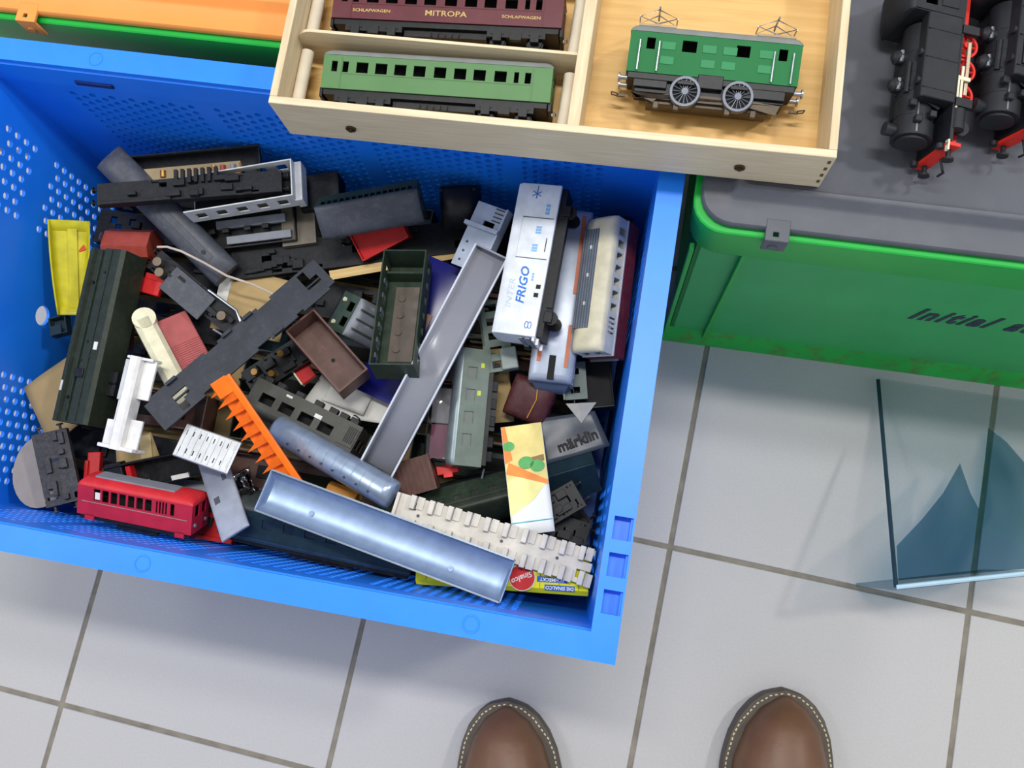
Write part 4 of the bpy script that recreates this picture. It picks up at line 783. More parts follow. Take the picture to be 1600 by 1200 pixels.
# --- middle
r, L = thing('drive_unit', 'black drive mechanism with brass pickups under the olive grey carriage', 'train part', (385, 600, 0.196), (478, 540, 0.200), zr=0.014); chassis(r, L, 0.026, 0.012, black, seed=17, boxes=12)
for x, y in ((-0.3, 0.004), (-0.1, -0.006), (0.15, 0.005)): M().cyl((x * L, y, 0.012), (x * L, y, 0.019), 0.003, 12).build('contact', brass, r)
W, H = 0.032, 0.030
r, L = thing('carriage', 'olive grey carriage with four square windows lying on its side', 'train part', (392, 610, 0.216), (556, 690, 0.216), roll=84, yr=W / 2, zr=H * 0.45)
wins = [(L * a, L * (a + 0.125)) for a in (-0.40, -0.215, -0.03, 0.155)]
coach(r, L, W, H, olv2, olv2, black, wins=wins, zw=(0.42, 0.78), rf=0.18, bog=False, under=False); M().cb((L * 0.12, W / 2, H * 0.28), (0.007, 0.0006, 0.0035)).build('number_plate', pale, r)
M().cb((-L * 0.18, W / 2, H * 0.12), (0.006, 0.0006, 0.002)).build('number_plate', pale, r)
for x in (-0.42, -0.30, -0.12, 0.06, 0.20, 0.30, 0.40): M().cb((x * L, W * 0.32, -0.002), (0.008, 0.006, 0.006)).build('axle_guard', black, r, bev=0.0005)
M().box(L * 0.36, L * 0.49, W * 0.30, W * 0.54, 0.004, H * 0.7).build('end_vestibule', olv2, r); M().tube([(L * 0.38, W * 0.5, -0.006), (L * 0.40, W * 0.6, -0.006), (L * 0.44, W * 0.6, -0.005), (L * 0.45, W * 0.5, -0.004)], 0.0007).build('coupling_hook', black, r)
for q in range(5): M().box(L * 0.40 + q * 0.0018, L * 0.40 + q * 0.0018 + 0.0008, W * 0.53, W * 0.56, 0.004, 0.018).build('corridor_fold', black, r)
r, L = thing('tank_roof', 'shiny silver half-round carriage roof with seams and small vents', 'train part', (420, 662, 0.222), (608, 772, 0.256), zr=0.0115)
secs = [[(x, y * k ** 0.3, z) for y, z in arc(0.025, 0.0125 * k, 16, 2.1)] for x, k in ((-L / 2, 0.5), (-L / 2 + 0.003, 0.9), (-L / 2 + 0.006, 1), (L / 2 - 0.007, 1), (L / 2 - 0.004, 0.94), (L / 2 - 0.0012, 0.7), (L / 2, 0.1))]
M().loft(secs, True, True, closed=False).build('shell', silver, r)
for q in range(9): M().loft([[(x, y * 1.015, z * 1.02) for y, z in arc(0.025, 0.0125, 16, 2.1)] for x in (-L * 0.24 + q * L * 0.075, -L * 0.24 + q * L * 0.075 + 0.0006)], False, False, closed=False).build('seam', silver, r)
for q in range(8): M().cyl((-L * 0.3 + q * L * 0.095, -0.006, 0.010), (-L * 0.3 + q * L * 0.095, -0.0068, 0.0124), 0.0009, 8).build('roof_vent', dgrey, r)
r, L = thing('packet', 'crumpled dark blue foil packet under the dark green open shell', 'packet', (600, 622, 0.190), (700, 412, 0.196), zr=0.004)
secs = [[(x, y, 0.004 + s * h) for s, pts in ((1, [(-0.028, 0), (-0.018, 0.7), (0, 1), (0.018, 0.7), (0.028, 0)]), (-1, [(0.018, 0.5), (0, 0.6), (-0.018, 0.5)])) for y, hh2 in pts for h in (hh2 * hmax,)] for x, hmax in ((-L / 2, 0.0006), (-L * 0.44, 0.003), (-L * 0.2, 0.006), (0.1 * L, 0.0055), (L * 0.4, 0.0035), (L / 2, 0.0006))]
M().loft(secs).build('pouch', navy, r); M().box(-L / 2 - 0.003, -L / 2 + 0.002, -0.029, 0.029, 0.0034, 0.0044).build('seal', navy, r)
M().cb((L * 0.06, -0.006, 0.0095), (0.018, 0.007, 0.001)).build('emblem', mat('emblem', (196, 150, 130), 0.5), r); M().tube([(-L * 0.10, -0.012, 0.0102), (-L * 0.12, -0.004, 0.0105), (-L * 0.08, 0.004, 0.0105), (-L * 0.10, 0.012, 0.0102)], 0.0008, 6).build('white_curl', paper, r)
r, L = thing('paper_scrap', 'crumpled white paper scrap under the brown open wagon', 'paper', (470, 622, 0.176), (640, 640, 0.178)); sheet('scrap', r, [(-L / 2, -0.012), (L / 2, -0.016), (L * 0.45, 0.022), (-L * 0.3, 0.034)], paper, t=0.0003, wave=0.0012, seed=8, n=14); sheet('fold', r, [(-L * 0.3, 0.0), (L * 0.1, -0.01), (L * 0.2, 0.02), (-L * 0.2, 0.02)], paper, z=0.003, t=0.0003, wave=0.001, seed=9)
r, L = thing('red_bracket', 'small red piece with a white edge under the brown open wagon', 'train part', (462, 560, 0.190), (485, 592, 0.190), zr=0.006); M().box(-L / 2, L / 2, -0.008, 0.006, 0, 0.006).build('block', redb, r, bev=0.0006); M().box(-L / 2, L / 2, -0.0095, -0.008, 0, 0.008).build('edge', cream, r)
W, H = 0.036, 0.032
r, L = thing('locomotive_cab', 'dark green locomotive front with two square cab windows', 'train part', (596, 520, 0.186), (545, 492, 0.222), zr=0.020, roll=-10); coach(r, L, W, H, ggreen if False else pm('loco_dgreen', (62, 78, 66), rough=0.3), grey, black, n=2, zw=(0.5, 0.85), rf=0.22, bog=False)
for y in (-0.009, 0, 0.009): M().box(-L * 0.4, L * 0.5, y - 0.0006, y + 0.0006, H - 0.001, H + 0.0012).build('roof_rib', MATS['loco_dgreen'], r)
for y in (-0.011, 0.011): M().cyl((L / 2, y, 0.006), (L / 2 + 0.0015, y, 0.006), 0.002, 10).build('headlamp', cream, r)
r, L = thing('open_wagon', 'brown open wagon with an empty smooth interior', 'train part', (470, 502, 0.236), (550, 592, 0.236), roll=-8, zr=0.023)
tray(r, L * 1.06, 0.031, 0.023, brown, t=0.0016); M().box(-L * 0.45, L * 0.45, -0.011, 0.011, -0.004, 0.0).build('underframe', brown, r); M().cyl((L * 0.05, 0, 0.0015), (L * 0.05, 0, 0.0022), 0.0018, 10).build('rivet', dark, r)
r, L = thing('carriage_shell', 'upturned dark green carriage shell with window openings along its sides', 'train part', (611, 570, 0.262), (633, 390, 0.238), zr=0.029)
tray(r, L, 0.0375, 0.029, dgreen, n=7, zw=(0.3, 0.62), wf=0.5, t=0.0012); M().box(-L * 0.36, L * 0.30, -0.0105, 0.0105, 0.001, 0.0022).build('roof_liner', pm('liner', (98, 88, 80)), r)
for q in range(4): M().cyl((-L * 0.26 + q * L * 0.15, 0.004, 0.0022), (-L * 0.26 + q * L * 0.15, 0.004, 0.0035), 0.003, 12).build('vent_boss', MATS['liner'], r)
M().box(-L / 2 + 0.001, -L / 2 + 0.008, -0.013, 0.013, 0.001, 0.012).build('bulkhead', pm('bulk', (48, 66, 62)), r); M().box(L / 2 - 0.016, L / 2 - 0.014, -0.017, 0.017, 0.001, 0.016).build('bulkhead', dgreen, r)
for q in range(6): M().box(-L * 0.40 + q * L * 0.13, -L * 0.36 + q * L * 0.13, 0.0165, 0.0176, 0.010, 0.020).build('window_strip', pm('smoke_glass', (92, 104, 108), rough=0.2), r)
r, L = thing('bulkhead_plate', 'pale blue-grey carriage end frame with small holes', 'train part', (728, 420, 0.222), (772, 322, 0.230), roll=-14, zr=0.006)
b = M(); b.gp([-L / 2, -L * 0.36, -L * 0.30, -L * 0.12, -L * 0.06, L * 0.12, L * 0.26, L / 2], [-0.016, -0.008, -0.003, 0.003, 0.016], lambda i, j: (i == 5 and j in (1, 2)) or (i in (1, 3) and j == 3 and False), 0.004, 0.006); b.build('plate', paleb, r)
for x in (0.28, 0.34, 0.40, 0.46): M().box(x * L, x * L + 0.001, -0.012, -0.004, 0.0058, 0.0072).build('step', dgrey, r)
for x in (-0.40, -0.26, -0.12): M().cyl((x * L, 0.010, 0.0058), (x * L, 0.010, 0.0064), 0.0012, 8).build('hole', dgrey, r)
M().box(L * 0.10, L * 0.16, -0.017, 0.017, 0.004, 0.013).build('cross_wall', paleb, r); M().box(-L / 2, L / 2, -0.0172, -0.0158, 0.0, 0.011).build('side_wall', paleb, r)
r, L = thing('roof_trough', 'long smoky grey carriage roof lying open side up across the pile', 'train part', (768, 392, 0.258), (588, 732, 0.236), zr=0.008, roll=4)
smk = mat('smoky_grey', (142, 144, 154), 0.22, var=0.05, scale=30, alpha=0.86)
W = 0.0300; b = M(); b.loft([[(x, y, z) for y, z in ((-W / 2, 0.008), (-W / 2 + 0.0008, 0.0018), (-W / 2 + 0.005, 0.0004), (-W / 4, 0), (0, 0), (W / 4, 0), (W / 2 - 0.005, 0.0004), (W / 2 - 0.0008, 0.0018), (W / 2, 0.008))] for x in (-L / 2, L / 2)], False, False, closed=False); b.build('shell', smk, r, solid=0.001)
M().box(-L / 2 - 0.0005, -L / 2 + 0.001, -W / 2, W / 2, -0.0005, 0.008).build('end_wall', smk, r)
for s in (-1, 1): M().box(-L / 2, L / 2, s * W / 2 - 0.0008, s * W / 2 + 0.0008, 0.0072, 0.0084).build('flange', mat('trough_edge', (190, 194, 204), 0.25), r)

# --- right side
W, H = 0.031, 0.0375
r, L = thing('refrigerator_wagon', 'white refrigerated wagon with blue FRIGO lettering lying on its side', 'train part', (800, 522, 0.271), (844, 287, 0.271), roll=-97, yr=-W / 2, zr=H * 0.5)
b = M(); b.prism([(W / 2, 0), (W / 2, H - 0.005), (W / 2 - 0.003, H - 0.001), (0, H), (-W / 2 + 0.003, H - 0.001), (-W / 2, H - 0.005), (-W / 2, 0)], -L / 2, L / 2); b.build('body', pm('frigo_white', (222, 226, 230), rough=0.3, dust=0.03), r, bev=0.0006)
y = -W / 2 - 0.0002
fa = lambda u, v, ang=0: axes((u * L, y, v * H), (math.cos(ang), 0, math.sin(ang)), (-math.sin(ang), 0, math.cos(ang)), (0, -1, 0))
text_part('lettering', 'FRIGO', 0.0098, blue_p, r, fa(-0.18, 0.46), shear=0.2, bold=0.00018, sx=1.1)
text_part('lettering', 'INTER', 0.0070, mat('faint_print', (190, 204, 220), 0.6), r, fa(-0.24, 0.70), shear=0.2, sx=1.3)
for u, v, du, dv in ((-0.12, 0.28, 0.05, 0.05), (0.19, 0.34, 0.05, 0.12), (0.07, 0.36, 0.05, 0.12), (0.33, 0.22, 0.07, 0.09)):
    for q in range(3): M().cb(((u + (q - 1) * du * 0.36) * L, y, v * H), (du * L * 0.26, 0.0003, dv * H)).build('data_panel', mat('pale_blue_print', (128, 176, 220), 0.6), r)
for q in range(3):
    t = math.pi * q / 3; M().tube([(0.43 * L - 0.0042 * math.cos(t), y, 0.52 * H - 0.0042 * math.sin(t)), (0.43 * L + 0.0042 * math.cos(t), y, 0.52 * H + 0.0042 * math.sin(t))], 0.00035, 5).build('snowflake_arm', blue_p, r)
M().tube([(0.43 * L, y, 0.52 * H), (0.485 * L, y, 0.52 * H)], 0.0003, 5).build('snowflake_stem', blue_p, r)
for u in (0.0, 0.27): M().box(u * L - 0.0003, u * L + 0.0003, y - 0.0002, y + 0.0004, 0.002, H * 0.74).build('door_seam', dgrey, r)
M().box(0.0, 0.27 * L, y - 0.0002, y + 0.0004, H * 0.735, H * 0.745).build('door_seam', pale, r); M().box(0.05 * L, 0.14 * L, y - 0.0004, y + 0.0004, H * 0.12, H * 0.135).build('door_latch', black_p, r)
for u, v in ((-0.18, 0.12), (-0.235, 0.14)): M().cb((u * L, y, v * H), (0.0034, 0.0006, 0.0036)).build('black_square', black_p, r)
for q in range(2): M().tube([(-0.43 * L + 0.0028 * math.cos(t) , y, (0.16 + 0.07 * q) * H + 0.0014 * math.sin(t)) for t in [2 * math.pi * k / 12 for k in range(13)]], 0.0003, 5).build('blue_mark', blue_p, r)
u = M(); u.box(-L * 0.49, L * 0.49, -W * 0.40, W * 0.40, -0.005, 0.0004); u.box(-L * 0.3, L * 0.3, -W * 0.44, -W * 0.36, -0.009, -0.004); u.build('underframe', black, r)
for x in (-0.36, 0.34):
    ax = M()
    for s in (-1, 1): ax.cyl((x * L, s * W * 0.28, -0.009), (x * L, s * W * 0.36, -0.009), 0.0056, 18)
    ax.cyl((x * L, -W * 0.4, -0.009), (x * L, W * 0.4, -0.009), 0.001, 8); ax.build('wheelset', black, r)
    for s in (-1, 1): M().cb((x * L, s * W * 0.40, -0.007), (0.009, 0.003, 0.007)).build('axle_guard', black, r, bev=0.0006)
for k2 in range(2):
    for q in range(6): M().cb((-L / 2 - 0.0008, -W * 0.30 + 0.0052 * q * (1 if q else 1) - 0.001, H * (0.18 + 0.16 * k2)), (0.0014, 0.0036, 0.0036)).build('end_grille', grey, r)
M().box(-L / 2 - 0.003, -L / 2, -W * 0.45, W * 0.45, H * 0.02, H * 0.07).build('end_platform', white, r)
for q in (-1, 1): M().cyl((-L / 2 - 0.005, q * W * 0.3, -0.001), (-L / 2, q * W * 0.3, -0.001), 0.0014, 8).build('buffer', white, r)

W, H = 0.037, 0.030
r, L = thing('railcar', 'silver railcar with orange roof stripes beside the white refrigerated wagon', 'train part', (859, 594, 0.237), (894, 325, 0.237), zr=H)
coach(r, L, W, H, pm('silver_side', (176, 184, 198), rough=0.32, metal=0.3, dust=0.04), pm('roof_silver', (166, 174, 188), rough=0.35, metal=0.2, dust=0.12), black, n=9, zw=(0.45, 0.75), rf=0.26, bog=False, p=3.2)
for s, x0, x1 in ((1, -0.40, 0.46), (-1, -0.42, -0.18), (-1, 0.0, 0.46)): M().box(x0 * L, x1 * L, s * 0.0115 - 0.0016, s * 0.0115 + 0.0016, H - 0.0016, H + 0.0002).build('orange_stripe', pm('stripe', (196, 106, 66)), r)
M().box(-L / 2 + 0.001, -L * 0.36, -0.0028, 0.0028, H - 0.003, H + 0.0003).build('black_grille', dark, r)
b = M(); b.loft([[(-L / 2 - 0.006, -0.012, 0.002), (-L / 2 - 0.006, 0.012, 0.002), (-L / 2 - 0.004, 0.013, 0.014), (-L / 2 - 0.004, -0.013, 0.014)], [(-L / 2 + 0.002, -0.018, 0.001), (-L / 2 + 0.002, 0.018, 0.001), (-L / 2 + 0.002, 0.018, 0.023), (-L / 2 + 0.002, -0.018, 0.023)]]); b.build('sloped_nose', pm('nose_grey', (92, 106, 128), rough=0.3), r)
W, H = 0.030, 0.034
r, L = thing('railcar', 'cream and red railcar with grey ribbed roof panel and white window frames', 'train part', (922, 548, 0.254), (948, 338, 0.254), roll=-36, zr=H)
wins = [(L * a, L * (a + 0.062)) for a in (-0.20, -0.105, -0.01, 0.085, 0.18, 0.275, 0.37)] + [(L * a, L * (a + 0.016)) for a in (-0.36, -0.325, -0.29, -0.255)]; wins.sort()
coach(r, L, W, H, pm('cream_side', (206, 204, 192), dust=0.05), pm('cream_roof', (216, 208, 178), dust=0.05), black, wins=wins, zw=(0.58, 0.90), rf=0.22, p=2.8, bog=False, under=False)
M().box(-L * 0.34, L * 0.40, -0.002, 0.0135, H - 0.0022, H + 0.0004).build('roof_panel', pm('panel_blue', (84, 98, 112)), r)
for q in range(6): M().box(-L * 0.34, L * 0.40, -0.0012 + q * 0.0026, -0.0004 + q * 0.0026, H, H + 0.0009).build('roof_rib', grey, r)
for x in (-0.16, 0.05, 0.26): M().cb((x * L, 0.004, H + 0.001), (0.003, 0.0016, 0.001)).build('roof_vent', white, r)
M().box(-L * 0.505, L * 0.505, -W * 0.51, W * 0.51, -0.003, H * 0.38).build('red_skirt', pm('skirt_red', (108, 34, 38)), r, bev=0.001); M().box(-L * 0.505, L * 0.505, -W * 0.52, W * 0.52, H * 0.37, H * 0.41).build('waist_line', pale, r)
M().tube([(-L * 0.51, y2, 0.004) for y2 in (-0.014, 0, 0.014)], 0.0012).build('front_rail', steel, r)
W, H = 0.030, 0.033
r, L = thing('carriage', 'dark maroon carriage squeezed against the right crate wall', 'train part', (986, 552, 0.208), (1008, 342, 0.208), roll=-10, zr=H)
coach(r, L, W, H, dred, dred, black, n=8, zw=(0.5, 0.8), rf=0.2, bog=False); M().box(-L * 0.48, L * 0.48, -W / 2 - 0.0004, -W / 2 + 0.0006, H * 0.68, H * 0.72).build('lining', rail_line, r); M().box(-L * 0.46, L * 0.46, 0.0075, 0.0085, H - 0.002, H - 0.0004).build('gutter', rail_line, r)
W, H = 0.030, 0.030
r, L = thing('carriage', 'grey-green carriage with square closed windows and a silver roof edge', 'train part', (728, 728, 0.222), (745, 545, 0.222), roll=-76, yr=-W / 2, zr=H * 0.42)
wins = [(L * a, L * (a + 0.10)) for a in (-0.33, -0.14, 0.05, 0.24)]
coach(r, L, W, H, ggreen, pm('silver_roof', (132, 144, 148), rough=0.35, metal=0.4), black, wins=wins, zw=(0.45, 0.80), rf=0.24, bog=False); M().box(-L * 0.45, L * 0.45, -W * 0.45, -W * 0.42, 0.002, H * 0.74).build('window_blind', pm('blind', (98, 106, 100)), r)
for x, z in ((0.12, 0.24), (0.36, 0.2)): M().cb((x * L, -W / 2 - 0.0001, z * H), (0.004, 0.0004, 0.003)).build('yellow_number', mat('yellow_print', (186, 196, 60), 0.6), r)
for x in (-0.40, -0.28, -0.1, 0.05, 0.2, 0.36): M().cb((x * L, -W * 0.26, -0.006), (0.009, 0.007, 0.006)).build('axle_guard', blackd, r, bev=0.0005)
M().tube([(-L / 2, -0.004, -0.004), (-L / 2 - 0.008, -0.004, -0.003), (-L / 2 - 0.008, 0.003, -0.003)], 0.0008).build('coupler', steel, r)
r, L = thing('clear_bag', 'crinkled clear plastic bag with a pink insert beside the grey-green carriage', 'bag', (684, 722, 0.214), (696, 600, 0.218)); sheet('film', r, [(-L / 2, -0.016), (L / 2, -0.012), (L / 2, 0.014), (-L / 2, 0.012)], cling, t=0.0003, wave=0.0012, seed=12, n=16)
M().box(-L * 0.45, -L * 0.02, -0.011, 0.009, -0.004, -0.003).build('pink_insert', mat('pink_card', (196, 120, 136), 0.6, var=0.1), r); M().box(0.0, L * 0.45, -0.010, 0.010, -0.004, -0.003).build('white_insert', paper, r)
r, L = thing('coupling_block', 'small red plastic coupling block below the clear plastic bag', 'train part', (682, 736, 0.200), (716, 730, 0.200), zr=0.005); M().box(-L / 2, L / 2, -0.004, 0.004, 0, 0.005).build('block', mat('hot_red', (226, 40, 38), 0.4), r, bev=0.0006); M().cb((0, -0.005, 0.004), (L * 0.4, 0.004, 0.004)).build('lug', MATS['hot_red'], r)
r, L = thing('closed_wagon', 'reddish brown ribbed wagon between the grey roof and grey-green carriage', 'train part', (612, 754, 0.216), (676, 736, 0.216), roll=8, zr=0.022); tray(r, L, 0.030, 0.022, brown); M().box(-L / 2, L / 2, -0.015, 0.015, 0.020, 0.0222).build('roof', brown, r)
for q in range(8): M().box(-L * 0.45 + q * L * 0.12, -L * 0.45 + q * L * 0.12 + 0.001, -0.0152, 0.0152, 0.0, 0.023).build('rib', brown, r)
r, L = thing('crew_van', 'small ochre wagon end with dark holes under the silver roof', 'train part', (506, 768, 0.205), (552, 786, 0.205), roll=-20, zr=0.018); M().prism([(0.013, 0), (0.013, 0.014), (0.008, 0.018), (-0.008, 0.018), (-0.013, 0.014), (-0.013, 0)], -L / 2, L / 2).build('body', ochre, r, bev=0.0006)
for x, y in ((-0.2, -0.003), (0.25, -0.004)): M().cb((x * L, y, 0.0181), (0.003, 0.0016, 0.0006)).build('slot', dark, r)
M().box(-L * 0.5, L * 0.5, -0.011, 0.011, -0.004, 0.0).build('underframe', black, r)
W, H = 0.032, 0.030
r, L = thing('carriage', 'long dark olive carriage with a grey stripe under the vegetable card', 'train part', (586, 812, 0.196), (845, 743, 0.196), roll=60, yr=W / 2, zr=H * 0.5)
coach(r, L, W, H, dgreen, olive, black, n=9, zw=(0.5, 0.8), wf=0.5, rf=0.2, bog=False); M().box(-L * 0.48, L * 0.48, W / 2 - 0.0002, W / 2 + 0.0008, H * 0.62, H * 0.68).build('stripe', olv2, r); M().box(-L * 0.46, L * 0.46, W / 2 - 0.002, W / 2 - 0.001, H * 0.38, H * 0.66).build('window_strip', pm('glazing', (56, 60, 54), rough=0.2), r)
r, L = thing('carriage', 'dark blue carriage end poking out beside the right crate wall', 'train part', (862, 768, 0.200), (944, 744, 0.200), roll=50, zr=0.022); tray(r, L, 0.034, 0.024, teal); M().box(-L / 2, L / 2, -0.017, 0.017, 0.022, 0.0245).build('roof', teal, r, bev=0.001)
r, L = thing('card', 'card printed with yellow and green vegetables standing out of the pile', 'card', (814, 664, 0.236), (834, 834, 0.250)); Wc = 0.0335
sheet('sheet', r, [(-L / 2, -Wc / 2), (L / 2, -Wc / 2), (L / 2, Wc / 2), (-L / 2, Wc / 2)], mat('card_white', (236, 236, 232), 0.5, var=0.02), t=0.0006)
def flat(name, pts, m, z): M().prismz([(x * L, y * Wc) for x, y in pts], z, z + 0.00012).build(name, m, r, smooth=False)
yl = mat('print_yellow', (226, 206, 128), 0.5, var=0.14, scale=60); yl2 = mat('print_lemon', (240, 232, 150), 0.5, var=0.12, scale=60); gr2 = mat('print_green', (88, 168, 92), 0.5, var=0.15, scale=90); or2 = mat('print_orange', (236, 140, 60), 0.5, var=0.18, scale=70); dk2 = mat('print_brown', (140, 110, 64), 0.5, var=0.2)
flat('yellow_print', [(-0.499, -0.49), (-0.499, 0.49), (0.05, 0.49), (0.28, -0.49)], yl, 0.0003); flat('lemon_print', [(0.04, 0.49), (-0.08, 0.0), (0.02, -0.49), (0.33, -0.49), (0.20, 0.1)], yl2, 0.0005)
flat('orange_print', [(0.04, 0.49), (0.08, 0.49), (-0.06, -0.49), (-0.16, -0.40)], or2, 0.0008); flat('orange_print', [(-0.499, -0.4), (-0.499, -0.49), (-0.15, -0.49), (-0.18, -0.3)], or2, 0.0006); flat('brown_print', [(-0.20, 0.46), (-0.17, -0.1), (-0.12, -0.12), (-0.14, 0.46)], dk2, 0.0006)
for cx2, cy2, rr in ((-0.10, 0.28, 0.16), (-0.14, 0.02, 0.17), (-0.31, -0.36, 0.13)): flat('pepper_print', [(cx2 + rr * 0.34 * math.cos(t), min(0.49, max(-0.49, cy2 + rr * 1.1 * math.sin(t)))) for t in [2 * math.pi * q / 18 for q in range(18)]], gr2, 0.0010)
flat('teal_line', [(0.385, -0.49), (0.395, -0.49), (0.395, 0.49), (0.385, 0.49)], teal_p, 0.0004)
r, L = thing('diesel_front', 'dark maroon diesel locomotive front under the silver railcar nose', 'train part', (815, 656, 0.206), (838, 596, 0.214), zr=0.024)
coach(r, L, 0.038, 0.026, pm('maroon_loco', (84, 42, 46)), dred, black, n=2, rf=0.3, bog=False, p=2.6); M().tube([(-L * 0.4, -0.004, 0.0265), (L * 0.1, -0.006, 0.027), (L * 0.4, -0.003, 0.0266)], 0.0005).build('wire', ochre, r); M().box(-L * 0.56, -L * 0.5, -0.017, 0.017, 0.001, 0.008).build('buffer_beam', dark, r)
r, L = thing('clear_bag', 'smoky plastic bag with black brand lettering near the right crate wall', 'bag', (848, 700, 0.206), (955, 676, 0.206)); sheet('film', r, [(-L / 2, -0.016), (L / 2, -0.012), (L * 0.4, 0.02), (-L * 0.45, 0.024)], mat('bag_grey', (78, 84, 92), 0.3, var=0.1, scale=40, alpha=0.75), t=0.0003, wave=0.0005, seed=21, n=10)
text_part('lettering', 'märklin', 0.0125, black_p, r, top_axes(0.004, -0.002, 0.0016, 8), bold=0.0004, sx=0.95)
r, L = thing('paper_corner', 'folded white paper corner between the black box and the smoky bag', 'paper', (884, 640, 0.207), (932, 640, 0.207)); M().prismz([(-L / 2, 0.005), (L * 0.02, -0.012), (L / 2, 0.006)], 0, 0.0008).build('sheet', pm('grey_paper', (150, 148, 144)), r, smooth=False); M().prismz([(-L * 0.05, 0.0055), (L * 0.02, -0.0115), (L / 2, 0.006)], 0.0008, 0.0016).build('fold', pm('shiny_paper', (130, 131, 133), rough=0.4), r, smooth=False)
r, L = thing('bogie_casting', 'pale grey-green bogie frame with open slots under the refrigerated wagon', 'train part', (782, 580, 0.218), (766, 470, 0.216), zr=0.006); b = M(); xs, hs = bays(-L / 2, L / 2, 5, 0.5); b.gp(xs, [-0.012, -0.004, 0.006, 0.012], lambda i, j: j == 1 and i in hs, 0.004, 0.006); b.build('frame', ggreen, r)
M().box(-L / 2, -L * 0.2, -0.016, -0.002, 0.0, 0.010).build('cylinder_block', pm('ggrey', (128, 138, 134)), r, bev=0.001); M().box(-L * 0.12, L / 2, 0.010, 0.012, -0.004, 0.006).build('side_beam', ggreen, r)
r, L = thing('box_wagon', 'glossy black box wagon against the right crate wall', 'train part', (912, 602, 0.206), (975, 596, 0.206), zr=0.022); tray(r, L, 0.046, 0.022, black, t=0.0014, bev=0.0004); M().box(-L * 0.47, L * 0.47, -0.021, 0.021, 0.012, 0.014).build('inner_floor', dark, r)
r, L = thing('bulkhead_plate', 'grey-green bulkhead plate with two slots beside the black box wagon', 'train part', (896, 566, 0.210), (900, 624, 0.208), zr=0.004); b = M(); xs, hs = bays(-L / 2, L / 2, 2, 0.34); b.gp(xs, [-0.010, -0.004, 0.004, 0.010], lambda i, j: j == 1 and i in hs, 0.002, 0.004); b.build('plate', ggreen, r); M().box(-L / 2, L / 2, -0.0105, -0.009, 0, 0.008).build('lip', ggreen, r)
r, L = thing('cardboard_strip', 'tan cardboard strip behind the maroon diesel front', 'cardboard', (778, 545, 0.186), (786, 660, 0.186)); sheet('sheet', r, [(-L / 2, -0.012), (L / 2, -0.016), (L / 2, 0.010), (-L / 2, 0.008)], board, t=0.001); M().box(-L * 0.2, L * 0.1, -0.014, -0.010, 0.0, 0.002).build('torn_edge', board, r)
for A, B, sd, lab in (((868, 862, 0.168), (948, 806, 0.174), 51, 'black underframe with thin rods beside the vegetable card'), ((876, 822, 0.192), (952, 846, 0.188), 52, 'black bogie lying crosswise near the beige track bed end'), ((845, 805, 0.212), (905, 770, 0.212), 53, 'black underframe half hidden behind the vegetable card')):
    r, L = thing('wagon_underframe', lab, 'train part', A, B, zr=0.010); chassis(r, L, 0.024, 0.010, black, seed=sd, boxes=8, wh=3)
# --- near wall
W, H = 0.036, 0.034
r, L = thing('carriage', 'dark blue-green carriage lying along the near crate wall under the silver roof', 'train part', (357, 830, 0.238), (640, 892, 0.236), roll=-66, yr=-W / 2, zr=H * 0.42)
coach(r, L, W, H, teal, pm('teal_roof', (52, 60, 60)), black, n=8, zw=(0.5, 0.78), wf=0.5, rf=0.2, bog=False); M().box(-L * 0.47, L * 0.47, -W / 2 + 0.001, -W / 2 + 0.002, H * 0.34, H * 0.66).build('window_strip', pm('teal_glaze', (34, 48, 62), rough=0.2), r); M().box(-L * 0.50, L * 0.50, -W / 2 - 0.0006, -W / 2 + 0.0004, 0.002, 0.0035).build('sole_bar', pm('navy_line', (34, 56, 92)), r)
for x in (-0.485, -0.46): M().cb((x * L, 0.004, H), (0.006, 0.016, 0.003)).build('roof_block', black, r)
W, H = 0.030, 0.030
r, L = thing('brewery_wagon', 'yellow wagon with a round red drinks logo under the beige track bed', 'train part', (655, 902, 0.246), (926, 921, 0.246), roll=94, yr=W / 2, zr=H * 0.5)
yw = mat('wagon_yellow', (226, 222, 28), 0.4, var=0.04, dust=0.05); b = M(); b.prism([(W / 2, 0), (W / 2, H - 0.004), (W / 2 - 0.004, H), (-W / 2 + 0.004, H), (-W / 2, H - 0.004), (-W / 2, 0)], -L / 2, L / 2); b.build('body', yw, r, bev=0.0005)
for q in range(9): M().box(-L * 0.44 + q * L * 0.11, -L * 0.44 + q * L * 0.11 + 0.0005, W / 2 - 0.0003, W / 2 + 0.0002, 0.001, H * 0.86).build('plank_seam', pm('olive_line', (150, 146, 30)), r)
M().box(-L * 0.48, L * 0.48, -W * 0.4, W * 0.4, -0.004, 0.0).build('underframe', black, r)
y = W / 2 + 0.0003; fb2 = lambda u, v, ang=0.0: axes((u * L, y, v * H), (-math.cos(ang), 0, -math.sin(ang)), (-math.sin(ang) * -1, 0, math.cos(ang)), (0, 1, 0))
M().cyl((0.118 * L, y - 0.0004, 0.62 * H), (0.118 * L, y + 0.0001, 0.62 * H), 0.0106, 28).build('logo_ring', cream, r); M().cyl((0.118 * L, y - 0.0003, 0.62 * H), (0.118 * L, y + 0.0003, 0.62 * H), 0.0098, 28).build('logo_disc', mat('logo_red', (214, 44, 40), 0.4), r)
text_part('lettering', 'Sinalco', 0.0062, mat('logo_white', (240, 232, 220), 0.5), r, axes((0.118 * L, y + 0.0005, 0.62 * H), (-math.cos(0.45), 0, math.sin(0.45)), (math.sin(0.45), 0, math.cos(0.45)), (0, 1, 0)), shear=0.2, bold=0.00012)
